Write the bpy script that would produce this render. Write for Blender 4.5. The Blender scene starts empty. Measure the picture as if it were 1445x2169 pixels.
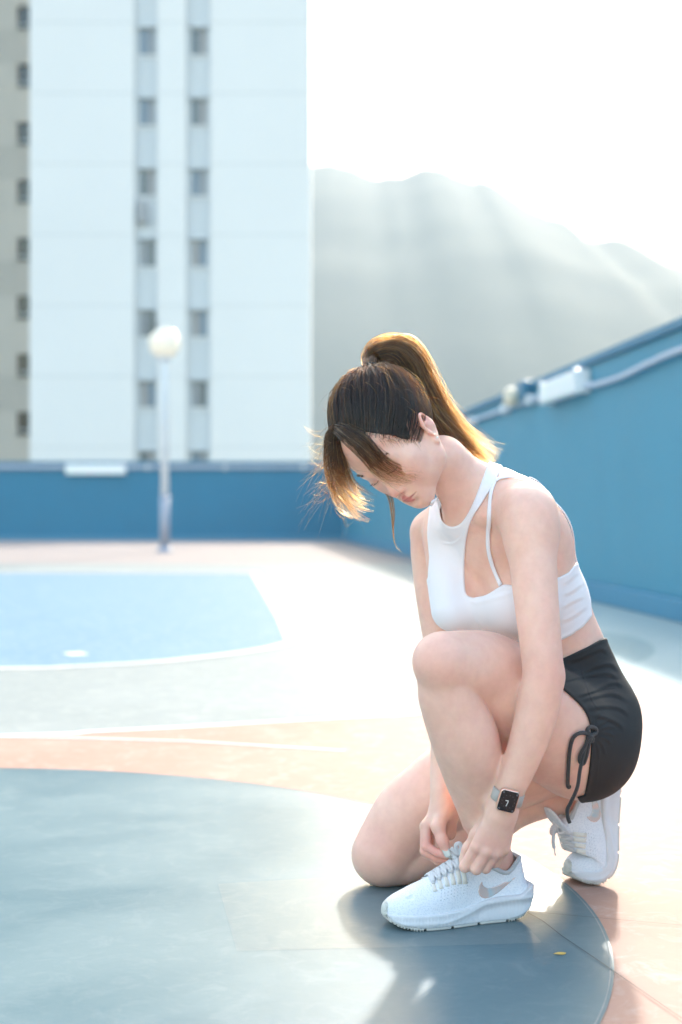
import bpy, bmesh, math, random, time
import numpy as np
from mathutils import Vector, Matrix, Quaternion
T0 = time.time()
random.seed(7); RNG = np.random.default_rng(7)
SC = bpy.context.scene
C = SC.collection
R = math.radians

# ------------------------------------------------------------------ camera
F_PX, CX, CY, CAM_H = 3012.0, 722.5, 1084.5, 0.735      # the photograph is 1445 x 2169 px
cam_d = bpy.data.cameras.new('camera')
cam = bpy.data.objects.new('camera', cam_d); C.objects.link(cam)
cam.location = (0, 0, CAM_H); cam.rotation_euler = (R(90), 0, 0)
cam_d.sensor_fit = 'VERTICAL'; cam_d.sensor_height = 36.0
cam_d.lens = 36.0 * F_PX / 2169.0
cam_d.clip_start = 0.05; cam_d.clip_end = 12000
cam_d.dof.use_dof = True; cam_d.dof.focus_distance = 2.52; cam_d.dof.aperture_fstop = 2.8
SC.camera = cam

# ------------------------------------------------------------------ sky and sun
SUN_EL, SUN_AZ = R(28), R(12)                             # azimuth from +Y towards +X
world = bpy.data.worlds.new('World'); SC.world = world; world.use_nodes = True
wn = world.node_tree.nodes; wl = world.node_tree.links; wn.clear()
sky = wn.new('ShaderNodeTexSky'); sky.sky_type = 'NISHITA'; sky.sun_disc = False
sky.sun_elevation = SUN_EL; sky.sun_rotation = SUN_AZ
sky.air_density = 1.7; sky.dust_density = 5.0; sky.ozone_density = 1.0
bg = wn.new('ShaderNodeBackground'); bg.inputs['Strength'].default_value = 0.15
wo = wn.new('ShaderNodeOutputWorld')
wl.new(sky.outputs[0], bg.inputs[0]); wl.new(bg.outputs[0], wo.inputs[0])
sun_vec = Vector((math.sin(SUN_AZ) * math.cos(SUN_EL), math.cos(SUN_AZ) * math.cos(SUN_EL), math.sin(SUN_EL)))
sun_d = bpy.data.lights.new('sun', 'SUN'); sun_d.energy = 2.0; sun_d.angle = R(2.2); sun_d.color = (1.0, 0.95, 0.88)
sun = bpy.data.objects.new('sun', sun_d); C.objects.link(sun)
sun.rotation_euler = sun_vec.to_track_quat('Z', 'Y').to_euler()
SC.view_settings.view_transform = 'Standard'; SC.view_settings.look = 'None'
SC.view_settings.exposure = 2.44; SC.view_settings.gamma = 1.0; SC.view_settings.use_curve_mapping = False
cy = SC.cycles
cy.use_denoising = True; cy.max_bounces = 8; cy.diffuse_bounces = 4; cy.glossy_bounces = 3
cy.transmission_bounces = 6; cy.volume_bounces = 1; cy.transparent_max_bounces = 12
cy.sample_clamp_indirect = 8.0; cy.caustics_reflective = False; cy.caustics_refractive = False

# ------------------------------------------------------------------ helpers
def P(px, py, Y):
    """a point of the place, from its direction in the photograph and its distance"""
    return np.array([(px - CX) / F_PX * Y, Y, CAM_H - (py - CY) / F_PX * Y])
def G(px, py, z=0.0):
    Y = F_PX * (CAM_H - z) / (py - CY)
    return ((px - CX) / F_PX * Y, Y)
def put(name, me, mat=None, parent=None):
    o = bpy.data.objects.new(name, me); C.objects.link(o)
    if mat is not None: me.materials.append(mat)
    if parent is not None: o.parent = parent
    return o
def tag(o, label=None, cat=None, group=None, kind=None):
    if label: o['label'] = label
    if cat: o['category'] = cat
    if group: o['group'] = group
    if kind: o['kind'] = kind
    return o
def empty(name, loc=(0, 0, 0), rz=0.0):
    o = bpy.data.objects.new(name, None); C.objects.link(o); o.location = loc; o.rotation_euler = (0, 0, rz)
    o.empty_display_size = 0.1
    return o
def mesh(name, v, f, smooth=False):
    me = bpy.data.meshes.new(name)
    me.from_pydata([tuple(map(float, p)) for p in v], [], [tuple(map(int, q)) for q in f]); me.update()
    if smooth: me.polygons.foreach_set('use_smooth', [True] * len(me.polygons))
    return me
def np_mesh(name, v, quads, smooth=True):
    me = bpy.data.meshes.new(name)
    n, m = len(v), len(quads)
    me.vertices.add(n); me.vertices.foreach_set('co', np.asarray(v, np.float32).ravel())
    k = quads.shape[1]
    me.loops.add(m * k); me.loops.foreach_set('vertex_index', np.asarray(quads, np.int32).ravel())
    me.polygons.add(m); me.polygons.foreach_set('loop_start', np.arange(0, m * k, k, dtype=np.int32))
    me.polygons.foreach_set('loop_total', np.full(m, k, np.int32))
    me.update(calc_edges=True)
    if smooth: me.polygons.foreach_set('use_smooth', np.ones(m, bool))
    me.validate()
    return me
class MB:
    def __init__(s): s.v = []; s.f = []
    def box(s, a, b, M=None):
        x0, y0, z0 = a; x1, y1, z1 = b; n = len(s.v)
        q = [(x0,y0,z0),(x1,y0,z0),(x1,y1,z0),(x0,y1,z0),(x0,y0,z1),(x1,y0,z1),(x1,y1,z1),(x0,y1,z1)]
        if M is not None: q = [tuple(M @ Vector(p)) for p in q]
        s.v += q
        s.f += [(n,n+3,n+2,n+1),(n+4,n+5,n+6,n+7),(n,n+1,n+5,n+4),(n+1,n+2,n+6,n+5),(n+2,n+3,n+7,n+6),(n+3,n,n+4,n+7)]
        return s
    def lathe(s, prof, seg=24, M=None):
        """prof: (radius, z) list"""
        n = len(s.v); k = len(prof)
        for r, z in prof:
            for i in range(seg):
                a = 2 * math.pi * i / seg; p = (r * math.cos(a), r * math.sin(a), z)
                s.v.append(tuple(M @ Vector(p)) if M is not None else p)
        for j in range(k - 1):
            for i in range(seg):
                i2 = (i + 1) % seg
                s.f.append((n + j*seg + i, n + j*seg + i2, n + (j+1)*seg + i2, n + (j+1)*seg + i))
        s.f.append(tuple(n + i for i in reversed(range(seg)))); s.f.append(tuple(n + (k-1)*seg + i for i in range(seg)))
        return s
    def tube(s, pts, r, seg=8, flat=1.0, up=None):
        """a tube along a path; r number or list; flat squeezes it across 'up'"""
        pts = [Vector(p) for p in pts]; k = len(pts); n = len(s.v)
        rr = r if hasattr(r, '__len__') else [r] * k
        prev = None
        for j, p in enumerate(pts):
            t = (pts[min(j+1, k-1)] - pts[max(j-1, 0)]).normalized()
            if up is not None: ref = Vector(up[j]) if hasattr(up[0], '__len__') else Vector(up)
            else: ref = prev if prev is not None else (Vector((0, 0, 1)) if abs(t.z) < .9 else Vector((1, 0, 0)))
            nrm = (ref - t * ref.dot(t)).normalized(); prev = nrm; bi = t.cross(nrm)
            for i in range(seg):
                a = 2 * math.pi * i / seg
                s.v.append(tuple(p + nrm * (math.cos(a) * rr[j] * flat) + bi * (math.sin(a) * rr[j])))
        for j in range(k - 1):
            for i in range(seg):
                i2 = (i + 1) % seg
                s.f.append((n + j*seg + i, n + j*seg + i2, n + (j+1)*seg + i2, n + (j+1)*seg + i))
        s.f.append(tuple(n + i for i in reversed(range(seg)))); s.f.append(tuple(n + (k-1)*seg + i for i in range(seg)))
        return s
    def build(s, name, mat, parent=None, smooth=False, bevel=0.0):
        me = mesh(name, s.v, s.f, smooth)
        if bevel > 0:
            bm = bmesh.new(); bm.from_mesh(me)
            bmesh.ops.bevel(bm, geom=[e for e in bm.edges if e.is_manifold and e.calc_face_angle(0) > .6], offset=bevel, segments=2, affect='EDGES', profile=.6)
            bm.to_mesh(me); bm.free()
        return put(name, me, mat, parent)
def catmull(pts, n=8):
    p = [np.asarray(q, float) for q in pts]; p = [2*p[0]-p[1]] + p + [2*p[-1]-p[-2]]; out = []
    for i in range(1, len(p) - 2):
        for j in range(n):
            t = j / n
            out.append(.5*((2*p[i]) + (-p[i-1]+p[i+1])*t + (2*p[i-1]-5*p[i]+4*p[i+1]-p[i+2])*t*t + (-p[i-1]+3*p[i]-3*p[i+1]+p[i+2])*t**3))
    out.append(p[-2]); return np.array(out)

# ------------------------------------------------------------------ materials
def mat(name, col, rough=.6, **kw):
    m = bpy.data.materials.new(name); m.use_nodes = True
    b = m.node_tree.nodes['Principled BSDF']
    b.inputs['Base Color'].default_value = (*col, 1); b.inputs['Roughness'].default_value = rough
    for k, v in kw.items(): b.inputs[k.replace('_', ' ')].default_value = v
    return m
def nd(m, t, **kw):
    n = m.node_tree.nodes.new(t)
    for k, v in kw.items():
        if k in n.inputs: n.inputs[k].default_value = v
        else: setattr(n, k, v)
    return n
def ln(m, a, b): m.node_tree.links.new(a, b)
def ramp(m, fac, stops, interp='LINEAR'):
    r = nd(m, 'ShaderNodeValToRGB'); r.color_ramp.interpolation = interp
    e = r.color_ramp.elements
    while len(e) < len(stops): e.new(.5)
    for q, (p, c) in zip(e, stops):
        q.position = p; q.color = (*c, 1) if len(c) == 3 else c
    ln(m, fac, r.inputs[0]); return r
def noise_mat(name, c1, c2, scale, rough=.6, bump=0.0, bscale=None, detail=6, rough2=None, dist=.002, obj=True, **kw):
    m = mat(name, c1, rough, **kw); b = m.node_tree.nodes['Principled BSDF']
    tc = nd(m, 'ShaderNodeTexCoord')
    n = nd(m, 'ShaderNodeTexNoise', Scale=scale, Detail=detail, Roughness=.6); ln(m, tc.outputs['Object'], n.inputs['Vector'])
    r = ramp(m, n.outputs['Fac'], [(.3, c1), (.7, c2)]); ln(m, r.outputs[0], b.inputs['Base Color'])
    if rough2 is not None:
        mr = nd(m, 'ShaderNodeMapRange'); mr.inputs[1].default_value = .3; mr.inputs[2].default_value = .7
        mr.inputs[3].default_value = rough; mr.inputs[4].default_value = rough2
        ln(m, n.outputs['Fac'], mr.inputs[0]); ln(m, mr.outputs[0], b.inputs['Roughness'])
    if bump:
        n2 = nd(m, 'ShaderNodeTexNoise', Scale=bscale or scale * 8, Detail=8.0, Roughness=.65); ln(m, tc.outputs['Object'], n2.inputs['Vector'])
        bp = nd(m, 'ShaderNodeBump', Strength=bump, Distance=dist); ln(m, n2.outputs['Fac'], bp.inputs['Height']); ln(m, bp.outputs[0], b.inputs['Normal'])
    return m
# ================================================================== SETTING
Z_OUT = -7.0
m_court = dict()
def court_mat(name, c1, c2, r0=.3, r1=.5, bump=.16, dirt=.25, wear=(.62, .6, .55), spec=.018):
    m = mat(name, c1, .4); b = m.node_tree.nodes['Principled BSDF']
    b.inputs['Specular IOR Level'].default_value = spec
    tc = nd(m, 'ShaderNodeTexCoord')
    n = nd(m, 'ShaderNodeTexNoise', Scale=1.7, Detail=9.0, Roughness=.68, Distortion=.5); ln(m, tc.outputs['Object'], n.inputs['Vector'])
    n3 = nd(m, 'ShaderNodeTexNoise', Scale=14.0, Detail=8.0, Roughness=.7, Distortion=1.2); ln(m, tc.outputs['Object'], n3.inputs['Vector'])
    r = ramp(m, n.outputs['Fac'], [(.35, c1), (.65, c2)])
    r2 = ramp(m, n3.outputs['Fac'], [(.5, (0, 0, 0)), (.72, (1, 1, 1))])
    mx = nd(m, 'ShaderNodeMixRGB'); mx.inputs[2].default_value = (*wear, 1)
    mu = nd(m, 'ShaderNodeMath', operation='MULTIPLY'); mu.inputs[1].default_value = dirt
    ln(m, r2.outputs[0], mu.inputs[0]); ln(m, mu.outputs[0], mx.inputs[0]); ln(m, r.outputs[0], mx.inputs[1])
    ln(m, mx.outputs[0], b.inputs['Base Color'])
    mr = nd(m, 'ShaderNodeMapRange'); mr.inputs[1].default_value = .3; mr.inputs[2].default_value = .7
    mr.inputs[3].default_value = r0; mr.inputs[4].default_value = r1
    ln(m, n.outputs['Fac'], mr.inputs[0]); ln(m, mr.outputs[0], b.inputs['Roughness'])
    # fine relief: grain, trowel marks and hair cracks
    g1 = nd(m, 'ShaderNodeTexNoise', Scale=60.0, Detail=6.0, Roughness=.7); ln(m, tc.outputs['Object'], g1.inputs['Vector'])
    g2 = nd(m, 'ShaderNodeTexNoise', Scale=9.0, Detail=7.0, Roughness=.6, Distortion=2.0); ln(m, tc.outputs['Object'], g2.inputs['Vector'])
    vo = nd(m, 'ShaderNodeTexVoronoi', feature='DISTANCE_TO_EDGE'); vo.inputs['Scale'].default_value = 3.3
    dw = nd(m, 'ShaderNodeMixRGB', blend_type='ADD'); dw.inputs[0].default_value = .25
    ln(m, tc.outputs['Object'], dw.inputs[1]); ln(m, g2.outputs['Color'], dw.inputs[2]); ln(m, dw.outputs[0], vo.inputs['Vector'])
    cr = nd(m, 'ShaderNodeMapRange'); cr.inputs[1].default_value = 0; cr.inputs[2].default_value = .012; cr.inputs[3].default_value = -.25; cr.inputs[4].default_value = 0
    ln(m, vo.outputs['Distance'], cr.inputs[0])
    a1 = nd(m, 'ShaderNodeMath', operation='MULTIPLY_ADD'); a1.inputs[1].default_value = .35; ln(m, g1.outputs['Fac'], a1.inputs[0]); ln(m, g2.outputs['Fac'], a1.inputs[2])
    a2 = nd(m, 'ShaderNodeMath', operation='ADD'); ln(m, a1.outputs[0], a2.inputs[0]); ln(m, cr.outputs[0], a2.inputs[1])
    bp = nd(m, 'ShaderNodeBump', Strength=bump, Distance=.004); ln(m, a2.outputs[0], bp.inputs['Height']); ln(m, bp.outputs[0], b.inputs['Normal'])
    return m
m_pale = court_mat('pale grey court paint', (.235, .262, .258), (.27, .295, .29), .5, .65)
m_circle = court_mat('slate blue court paint', (.076, .138, .165), (.122, .186, .208), .36, .52, .13, .06, spec=.095)
m_orange = court_mat('orange court paint', (.37, .232, .185), (.41, .27, .22), .5, .6)
m_blue = court_mat('light blue court paint', (.145, .235, .315), (.165, .255, .335), .5, .65)
m_teal = court_mat('teal court tone', (.20, .29, .31), (.23, .32, .34), .4, .55)
m_pink = court_mat('faded pink concrete', (.29, .25, .235), (.32, .28, .265), .5, .7)
m_line = court_mat('white line paint', (.62, .62, .60), (.66, .66, .64), .4, .55, .25, .15, (.5, .5, .48))
m_margin = court_mat('lightened shadow ground', (.30, .38, .39), (.34, .42, .43), .5, .65)  # paler ground colour that lifts the tone inside the wall's shadow
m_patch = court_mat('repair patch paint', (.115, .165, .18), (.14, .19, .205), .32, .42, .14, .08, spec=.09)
m_dirtground = noise_mat('distant ground', (.12, .14, .11), (.18, .18, .15), .02, .9)

def sheet(name, poly, z, mt, kind='structure', t=0.0):
    v = [(x, y, z) for x, y in poly]; n = len(v); f = [tuple(range(n))]
    a = sum(v[i][0]*v[(i+1)%n][1] - v[(i+1)%n][0]*v[i][1] for i in range(n))
    if a < 0: v = v[::-1]
    me = mesh(name, v, f); o = put(name, me, mt); tag(o, kind=kind)
    return o
def wall_x(Y): return .09 + (36.6 - Y) * .0819
# outer ground to the horizon, the court slab and its paint
sheet('ground', [(-6000, -3000), (6000, -3000), (6000, 8000), (-6000, 8000)], Z_OUT, m_dirtground)
MB().box((-34, -14, Z_OUT + .01), (6.5, 38.2, 0)).build('court_slab', m_pale)['kind'] = 'structure'
# far strip beside the wall
sheet('border_strip', [(-33.9, 20.2), (-.9, 20.2), (1.43, 20.2), (.12, 36.55), (-33.9, 36.55)], .002, m_pink)
# blue key
def line_strip(name, pts, w, z, mt):
    pts = [Vector((x, y)) for x, y in pts]; L = []; Rr = []
    for i, p in enumerate(pts):
        t = (pts[min(i+1, len(pts)-1)] - pts[max(i-1, 0)]).normalized(); n = Vector((-t.y, t.x)) * w / 2
        L.append(p + n); Rr.append(p - n)
    v = [(q.x, q.y, z) for q in L] + [(q.x, q.y, z) for q in Rr]; k = len(pts)
    f = [(i, i+1, k+i+1, k+i) for i in range(k-1)]
    me = mesh(name, v, f)
    if me.polygons[0].normal.z < 0: me.flip_normals()
    o = put(name, me, mt); tag(o, kind='structure'); return o
edge = [(-200, 1416), (0, 1417), (150, 1413), (300, 1405), (400, 1396), (500, 1384), (570, 1373), (612, 1362)]
eg = [G(*q) for q in edge]
eg = [(-6.5, 6.35), (-3.5, 6.5)] + eg[1:]
rt = [G(618, 1345), G(600, 1310), G(570, 1262), G(540, 1216)]
sheet('blue_court_area', eg + rt + [(-14, 17.6), (-14, 6.2)], .002, m_blue)
line_strip('white_court_line', [tuple(q) for q in catmull(eg + [G(622, 1356)], 4)], .07, .004, m_line)
line_strip('white_court_line', [G(622, 1356), G(600, 1308), G(570, 1260), G(540, 1214)], .10, .0042, m_line)
line_strip('white_court_line', [G(540, 1213), (-5, 17.7), (-14, 17.7)], .1, .0044, m_line)
line_strip('white_court_line', [G(140, 1387), G(180, 1385)], .14, .004, m_line)
# orange band with white edge lines around the centre circle
oe = [(-9, 4.1), (-3, 4.45)] + [G(0, 1560), G(200, 1551), G(400, 1541), G(600, 1529), G(800, 1518), G(880, 1513)] + [(1.2, 5.75), (2.48, 6.6)]
wob = [(3.0, 4.6), (3.6, -13.5), (-9, -13.5)]
sheet('orange_court_area', oe + wob, .002, m_orange)
line_strip('white_court_line', [tuple(q) for q in catmull(oe, 4)], .045, .0035, m_line)
line_strip('white_court_line', [G(-60, 1561), G(200, 1566), G(400, 1572), G(600, 1584), G(730, 1592)], .022, .0037, m_line)
cc, cr_ = (-1.045, 2.557), 1.509
sheet('blue_centre_circle', [(cc[0] + cr_*math.cos(a), cc[1] + cr_*math.sin(a)) for a in np.linspace(0, 2*math.pi, 160, endpoint=False)], .0035, m_circle)
line_strip('circle_edge_line', [(cc[0] + (cr_-.006)*math.cos(a), cc[1] + (cr_-.006)*math.sin(a)) for a in np.linspace(-1.4, 1.62, 90)], .0025, .0040, m_pale)
pz = .0037
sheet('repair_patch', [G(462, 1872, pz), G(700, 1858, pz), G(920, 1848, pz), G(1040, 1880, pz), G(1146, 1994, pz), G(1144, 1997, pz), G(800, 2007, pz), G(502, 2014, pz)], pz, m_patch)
# lightened strip along the side wall, and a curved teal toned shape
def cm_(q): return [tuple(v) for v in catmull(q, 8)]
def arc_poly(cx, cyy, rx, ry, a0, a1, n=30): return [(cx + rx*math.cos(a), cyy + ry*math.sin(a)) for a in np.linspace(a0, a1, n)]
tp = cm_([G(1160, 1338), G(1230, 1334), G(1300, 1342), G(1360, 1356), G(1388, 1376), G(1372, 1396), G(1320, 1412), G(1240, 1420), G(1160, 1424)])
sheet('lightened_shadow_margin', [(wall_x(-10) - .08, -10), (wall_x(13) - .08, 13), (wall_x(13) - .6, 13), (wall_x(9) - 1.35, 9), (wall_x(-10) - 1.4, -10)], .0022, m_margin)  # side wall's shadow softened by a lighter colour on the ground
sheet('teal_court_area', tp, .0035, m_teal)
# joints cut in the paint
m_joint = mat('dark joint', (.05, .055, .06), .9)
lf = []
for k in range(9):
    t_ = k/8; lf.append((.011*(t_*2-1), .0042*math.sin(math.pi*t_), .0055 + .0012*math.sin(2.5*t_)))
for k in range(7, 0, -1):
    t_ = k/8; lf.append((.011*(t_*2-1), -.0036*math.sin(math.pi*t_), .0050 + .0008*math.cos(3*t_)))
m_leaf = noise_mat('dry yellow leaf', (.46, .30, .06), (.55, .40, .12), 300, .6)
lo = put('fallen_leaf', mesh('fallen_leaf', lf, [tuple(range(len(lf)))]), m_leaf); lo.location = (*G(1186, 2027), 0); lo.rotation_euler = (0, 0, .15)
mdl = lo.modifiers.new('thick', 'SOLIDIFY'); mdl.thickness = .0005
tag(lo, 'tiny dry yellow leaf lying on the shaded blue circle', 'leaf')
for q, w in (([G(1105, 1932), G(1150, 1957), G(1192, 1990), G(1260, 2036), G(1330, 2085), G(1445, 2165)], .0014), ([G(1110, 1935), G(1200, 1944), G(1300, 1953), G(1445, 1966)], .0012)):
    line_strip('floor_joint', q, w, .0054, m_joint)

# ---- parapet walls
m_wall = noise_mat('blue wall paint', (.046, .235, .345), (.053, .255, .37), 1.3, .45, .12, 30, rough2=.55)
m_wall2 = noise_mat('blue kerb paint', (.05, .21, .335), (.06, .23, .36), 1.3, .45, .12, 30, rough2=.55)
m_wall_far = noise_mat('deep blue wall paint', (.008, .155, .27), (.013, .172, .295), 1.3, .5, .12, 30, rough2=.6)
m_cap = noise_mat('blue coping paint', (.035, .16, .26), (.045, .18, .29), 2, .4, .1, 30)
m_white = noise_mat('white enamel', (.72, .74, .75), (.8, .82, .82), 6, .35)
m_pipe = noise_mat('grey conduit', (.40, .46, .56), (.46, .52, .62), 5, .4)
H = 1.97
w = empty('far_parapet_wall', (-16, 36.7, 0)); tag(w, 'long deep blue parapet wall facing the camera below the apartment blocks', 'wall')
def rel(mb, root):
    mi = root.matrix_basis.inverted()
    mb.v = [tuple(mi @ Vector(p)) for p in mb.v]; return mb
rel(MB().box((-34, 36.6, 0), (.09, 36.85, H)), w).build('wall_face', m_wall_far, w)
rel(MB().box((-34, 36.55, H + .001), (.15, 36.9, H + .07)), w).build('coping', m_cap, w, bevel=.01)
rel(MB().box((-34, 36.5, 0), (.04, 36.598, .12)), w).build('kerb', m_wall2, w, bevel=.01)
a = math.atan2(.0819, -1)
w2 = empty('side_parapet_wall', (wall_x(15), 15, 0), math.atan(.0819)); tag(w2, 'blue parapet wall running towards the camera on the right with a crooked conduit', 'wall')
L = 36.6 - 15
def wl_box(y0, y1, x0, x1, z0, z1): return MB().box((x0, y0, z0), (x1, y1, z1))
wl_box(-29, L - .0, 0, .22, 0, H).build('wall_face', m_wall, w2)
wl_box(-29, L + .2, -.04, .27, H + .001, H + .07).build('coping', m_cap, w2, bevel=.01)
wl_box(-29, L - .12, -.07, -.002, 0, .15).build('kerb', m_wall2, w2, bevel=.012)
def fix_light(name, label, length, h, d):
    r_ = empty(name); tag(r_, label, 'wall light')
    MB().box((-length/2, -d, -h/2), (length/2, -d*.45, h/2)).build('diffuser', m_diff, r_, bevel=.03)
    MB().box((-length/2 + .02, -d*.45 + .001, -h/2 + .015), (length/2 - .02, 0, h/2 - .015)).build('housing', m_white, r_, bevel=.008)
    for s in (-1, 1):
        MB().box((s*length/2 - .02, -d - .004, -h/2 - .004), (s*length/2 + .02, 0, h/2 + .004)).build('end_cap', m_white, r_, bevel=.01)
    return r_
m_diff = mat('milky diffuser', (.82, .84, .83), .3, Subsurface_Weight=.3)
fl = fix_light('wall_light', 'long white light fitting on the far blue wall, left of the globe lamp', 1.5, .27, .14)
fl.location = ((203 - CX)/F_PX*36.5, 36.598, CAM_H + (CY - 994)/F_PX*36.5)
fr = fix_light('wall_light', 'white box light fitting on the right-hand blue wall where the conduit bends', 1.3, .2, .14)
yy = 12.65; fr.location = (wall_x(yy) - .002, yy, 1.84); fr.rotation_euler = (0, 0, math.atan2(-1, .0819) + 0)
# conduit on far wall, clips
zc = CAM_H + (CY - 990)/F_PX*36.5
cd = empty('conduit_pipe', (-16, 36.56, zc)); tag(cd, 'straight grey conduit along the top of the far blue wall', 'pipe')
MB().tube([(-17.9, 0, 0), (9.7, 0, 0)], .055, 8).build('pipe_left', m_pipe, cd, True) if False else None
MB().tube([(-17.9, 0, 0), (16.0, 0, 0)], .055, 10).build('pipe', m_pipe, cd, True)
for i in range(17):
    MB().box((-17 + 2*i, -.065, -.075), (-16.95 + 2*i, .035, .075)).build('clip', m_white, cd)
# conduit on the side wall (bends up after the light)
cd2 = empty('conduit_pipe', (wall_x(15) , 15, 0), math.atan(.0819)); tag(cd2, 'grey conduit on the right-hand blue wall, kinked beside the box light', 'pipe')
pp = catmull([(-.05, L - .3, 1.86), (-.05, 8, 1.86), (-.05, .5, 1.845), (-.05, -1.3, 1.84), (-.05, -2.9, 1.80), (-.05, -3.4, 1.775), (-.05, -4.1, 1.77), (-.05, -4.9, 1.80), (-.05, -5.6, 1.815), (-.05, -8, 1.82), (-.05, -14, 1.82), (-.05, -28, 1.82)], 6)
MB().tube(pp, .024, 10).build('pipe', m_pipe, cd2, True)
for y_ in list(np.arange(L - 1.2, 0, -2.0)) + [-.9, -6.6, -9, -11.5]:
    MB().box((-.098, y_ - .025, 1.80), (0, y_ + .025, 1.90) if y_ > -5 else (0, y_ + .025, 1.87)).build('clip', m_white, cd2)
# small floodlight with bracket
fd = empty('small_floodlight', (wall_x(14.5), 14.5, 1.89), math.atan(.0819)); tag(fd, 'small cream floodlight on a blue bracket near the far end of the side wall', 'wall light')
MB().box((-.12, -.28, -.02), (-.001, -.10, .16)).build('bracket', m_cap, fd, bevel=.01)
m_cream = mat('cream lamp housing', (.72, .62, .48), .5)
MB().lathe([(.03, -.08), (.075, -.06), (.08, .06), (.06, .1), (.02, .12)], 16, Matrix.Translation((-.16, .05, .0))).build('lamp_head', m_cream, fd, True)

# ---- globe lamp post
lp = empty('lamp_post', (-3.21, 25.9, 0)); tag(lp, 'white globe lamp post standing in front of the far blue wall', 'lamp post')
m_post = noise_mat('white post paint', (.62, .68, .74), (.7, .75, .8), 4, .35)
m_postg = noise_mat('grey post base', (.28, .31, .38), (.34, .37, .44), 4, .5)
MB().lathe([(.15, 0), (.15, .03), (.11, .05), (.10, .12)], 20).build('base_plate', m_postg, lp, True)
MB().lathe([(.092, .1), (.088, 1.04)], 20).build('post_sleeve', m_postg, lp, True)
MB().lathe([(.075, 1.041), (.06, 3.40), (.06, 3.46)], 20).build('pole', m_post, lp, True)
MB().lathe([(.05, 3.45), (.12, 3.50), (.14, 3.56), (.12, 3.58)], 20).build('globe_collar', m_post, lp, True)
bm = bmesh.new(); bmesh.ops.create_uvsphere(bm, u_segments=40, v_segments=24, radius=.29)
bmesh.ops.translate(bm, verts=bm.verts, vec=(0, 0, 3.81)); me = bpy.data.meshes.new('globe'); bm.to_mesh(me); bm.free()
me.polygons.foreach_set('use_smooth', [True]*len(me.polygons))
m_globe = mat('opal globe', (.86, .82, .74), .12, Specular_IOR_Level=.5)
tr_ = nd(m_globe, 'ShaderNodeBsdfTranslucent'); tr_.inputs[0].default_value = (.95, .93, .86, 1)
mg_ = nd(m_globe, 'ShaderNodeMixShader'); mg_.inputs[0].default_value = .35
ln(m_globe, m_globe.node_tree.nodes['Principled BSDF'].outputs[0], mg_.inputs[1]); ln(m_globe, tr_.outputs[0], mg_.inputs[2])
ln(m_globe, mg_.outputs[0], m_globe.node_tree.nodes['Material Output'].inputs['Surface'])
put('globe', me, m_globe, lp)

# ---- apartment blocks
m_bl = noise_mat('white render', (.76, .75, .745), (.79, .78, .775), .15, .8, rough2=.9)
m_bl_s = noise_mat('grey recess paint', (.58, .61, .64), (.62, .65, .67), .2, .8)
m_groove = mat('render joint', (.57, .58, .59), .9)
m_bl2 = noise_mat('warm grey render', (.46, .43, .38), (.51, .48, .43), .2, .85)
m_bl2s = noise_mat('warm grey band', (.41, .385, .345), (.45, .425, .38), .2, .85)
m_frame = mat('aluminium frame', (.35, .40, .43), .4)
def glass(name, col, r=.12): return mat(name, col, r, Specular_IOR_Level=.6)
m_dark = glass('dark window', (.012, .022, .026))
panes = [glass('window grey', (.22, .24, .27), .3), glass('window blue', (.13, .19, .26), .25), glass('window curtain', (.30, .29, .29), .5), glass('window dim', (.08, .11, .13), .2)]
YB = 56.0; S = YB / F_PX
def bx(px): return (px - CX) * S
def bz(py): return CAM_H + (CY - py) * S
ftop = 14
b1 = empty('white_apartment_block', (bx(360), YB, Z_OUT)); tag(b1, 'white apartment block with two recessed window strips behind the far blue wall', 'building')
x0, x1, zt = bx(63), bx(658), bz(650) + ftop*2.789
mi = lambda mb, root: rel(mb, root)
strips = [(284, 334, 293, 328), (394, 446, 403, 438)]
segs = [(63, 284), (334, 394), (446, 658)]
for s0, s1 in segs:
    mi(MB().box((bx(s0), YB, Z_OUT), (bx(s1), YB + .6, zt)), b1).build('wall', m_bl, b1)
mi(MB().box((x0, YB + .601, Z_OUT), (x1, YB + 1.2, zt)), b1).build('core', m_bl, b1)
mi(MB().box((x0, YB + 1.201, Z_OUT), (x1*(YB + 12)/YB - .05, YB + 12, zt)), b1).build('core', m_bl, b1)
mi(MB().box((x0 - .1, YB - .1, zt + .001), (x1 + .1, YB + 12.1, zt + .5)), b1).build('roof', m_bl_s, b1)
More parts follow.
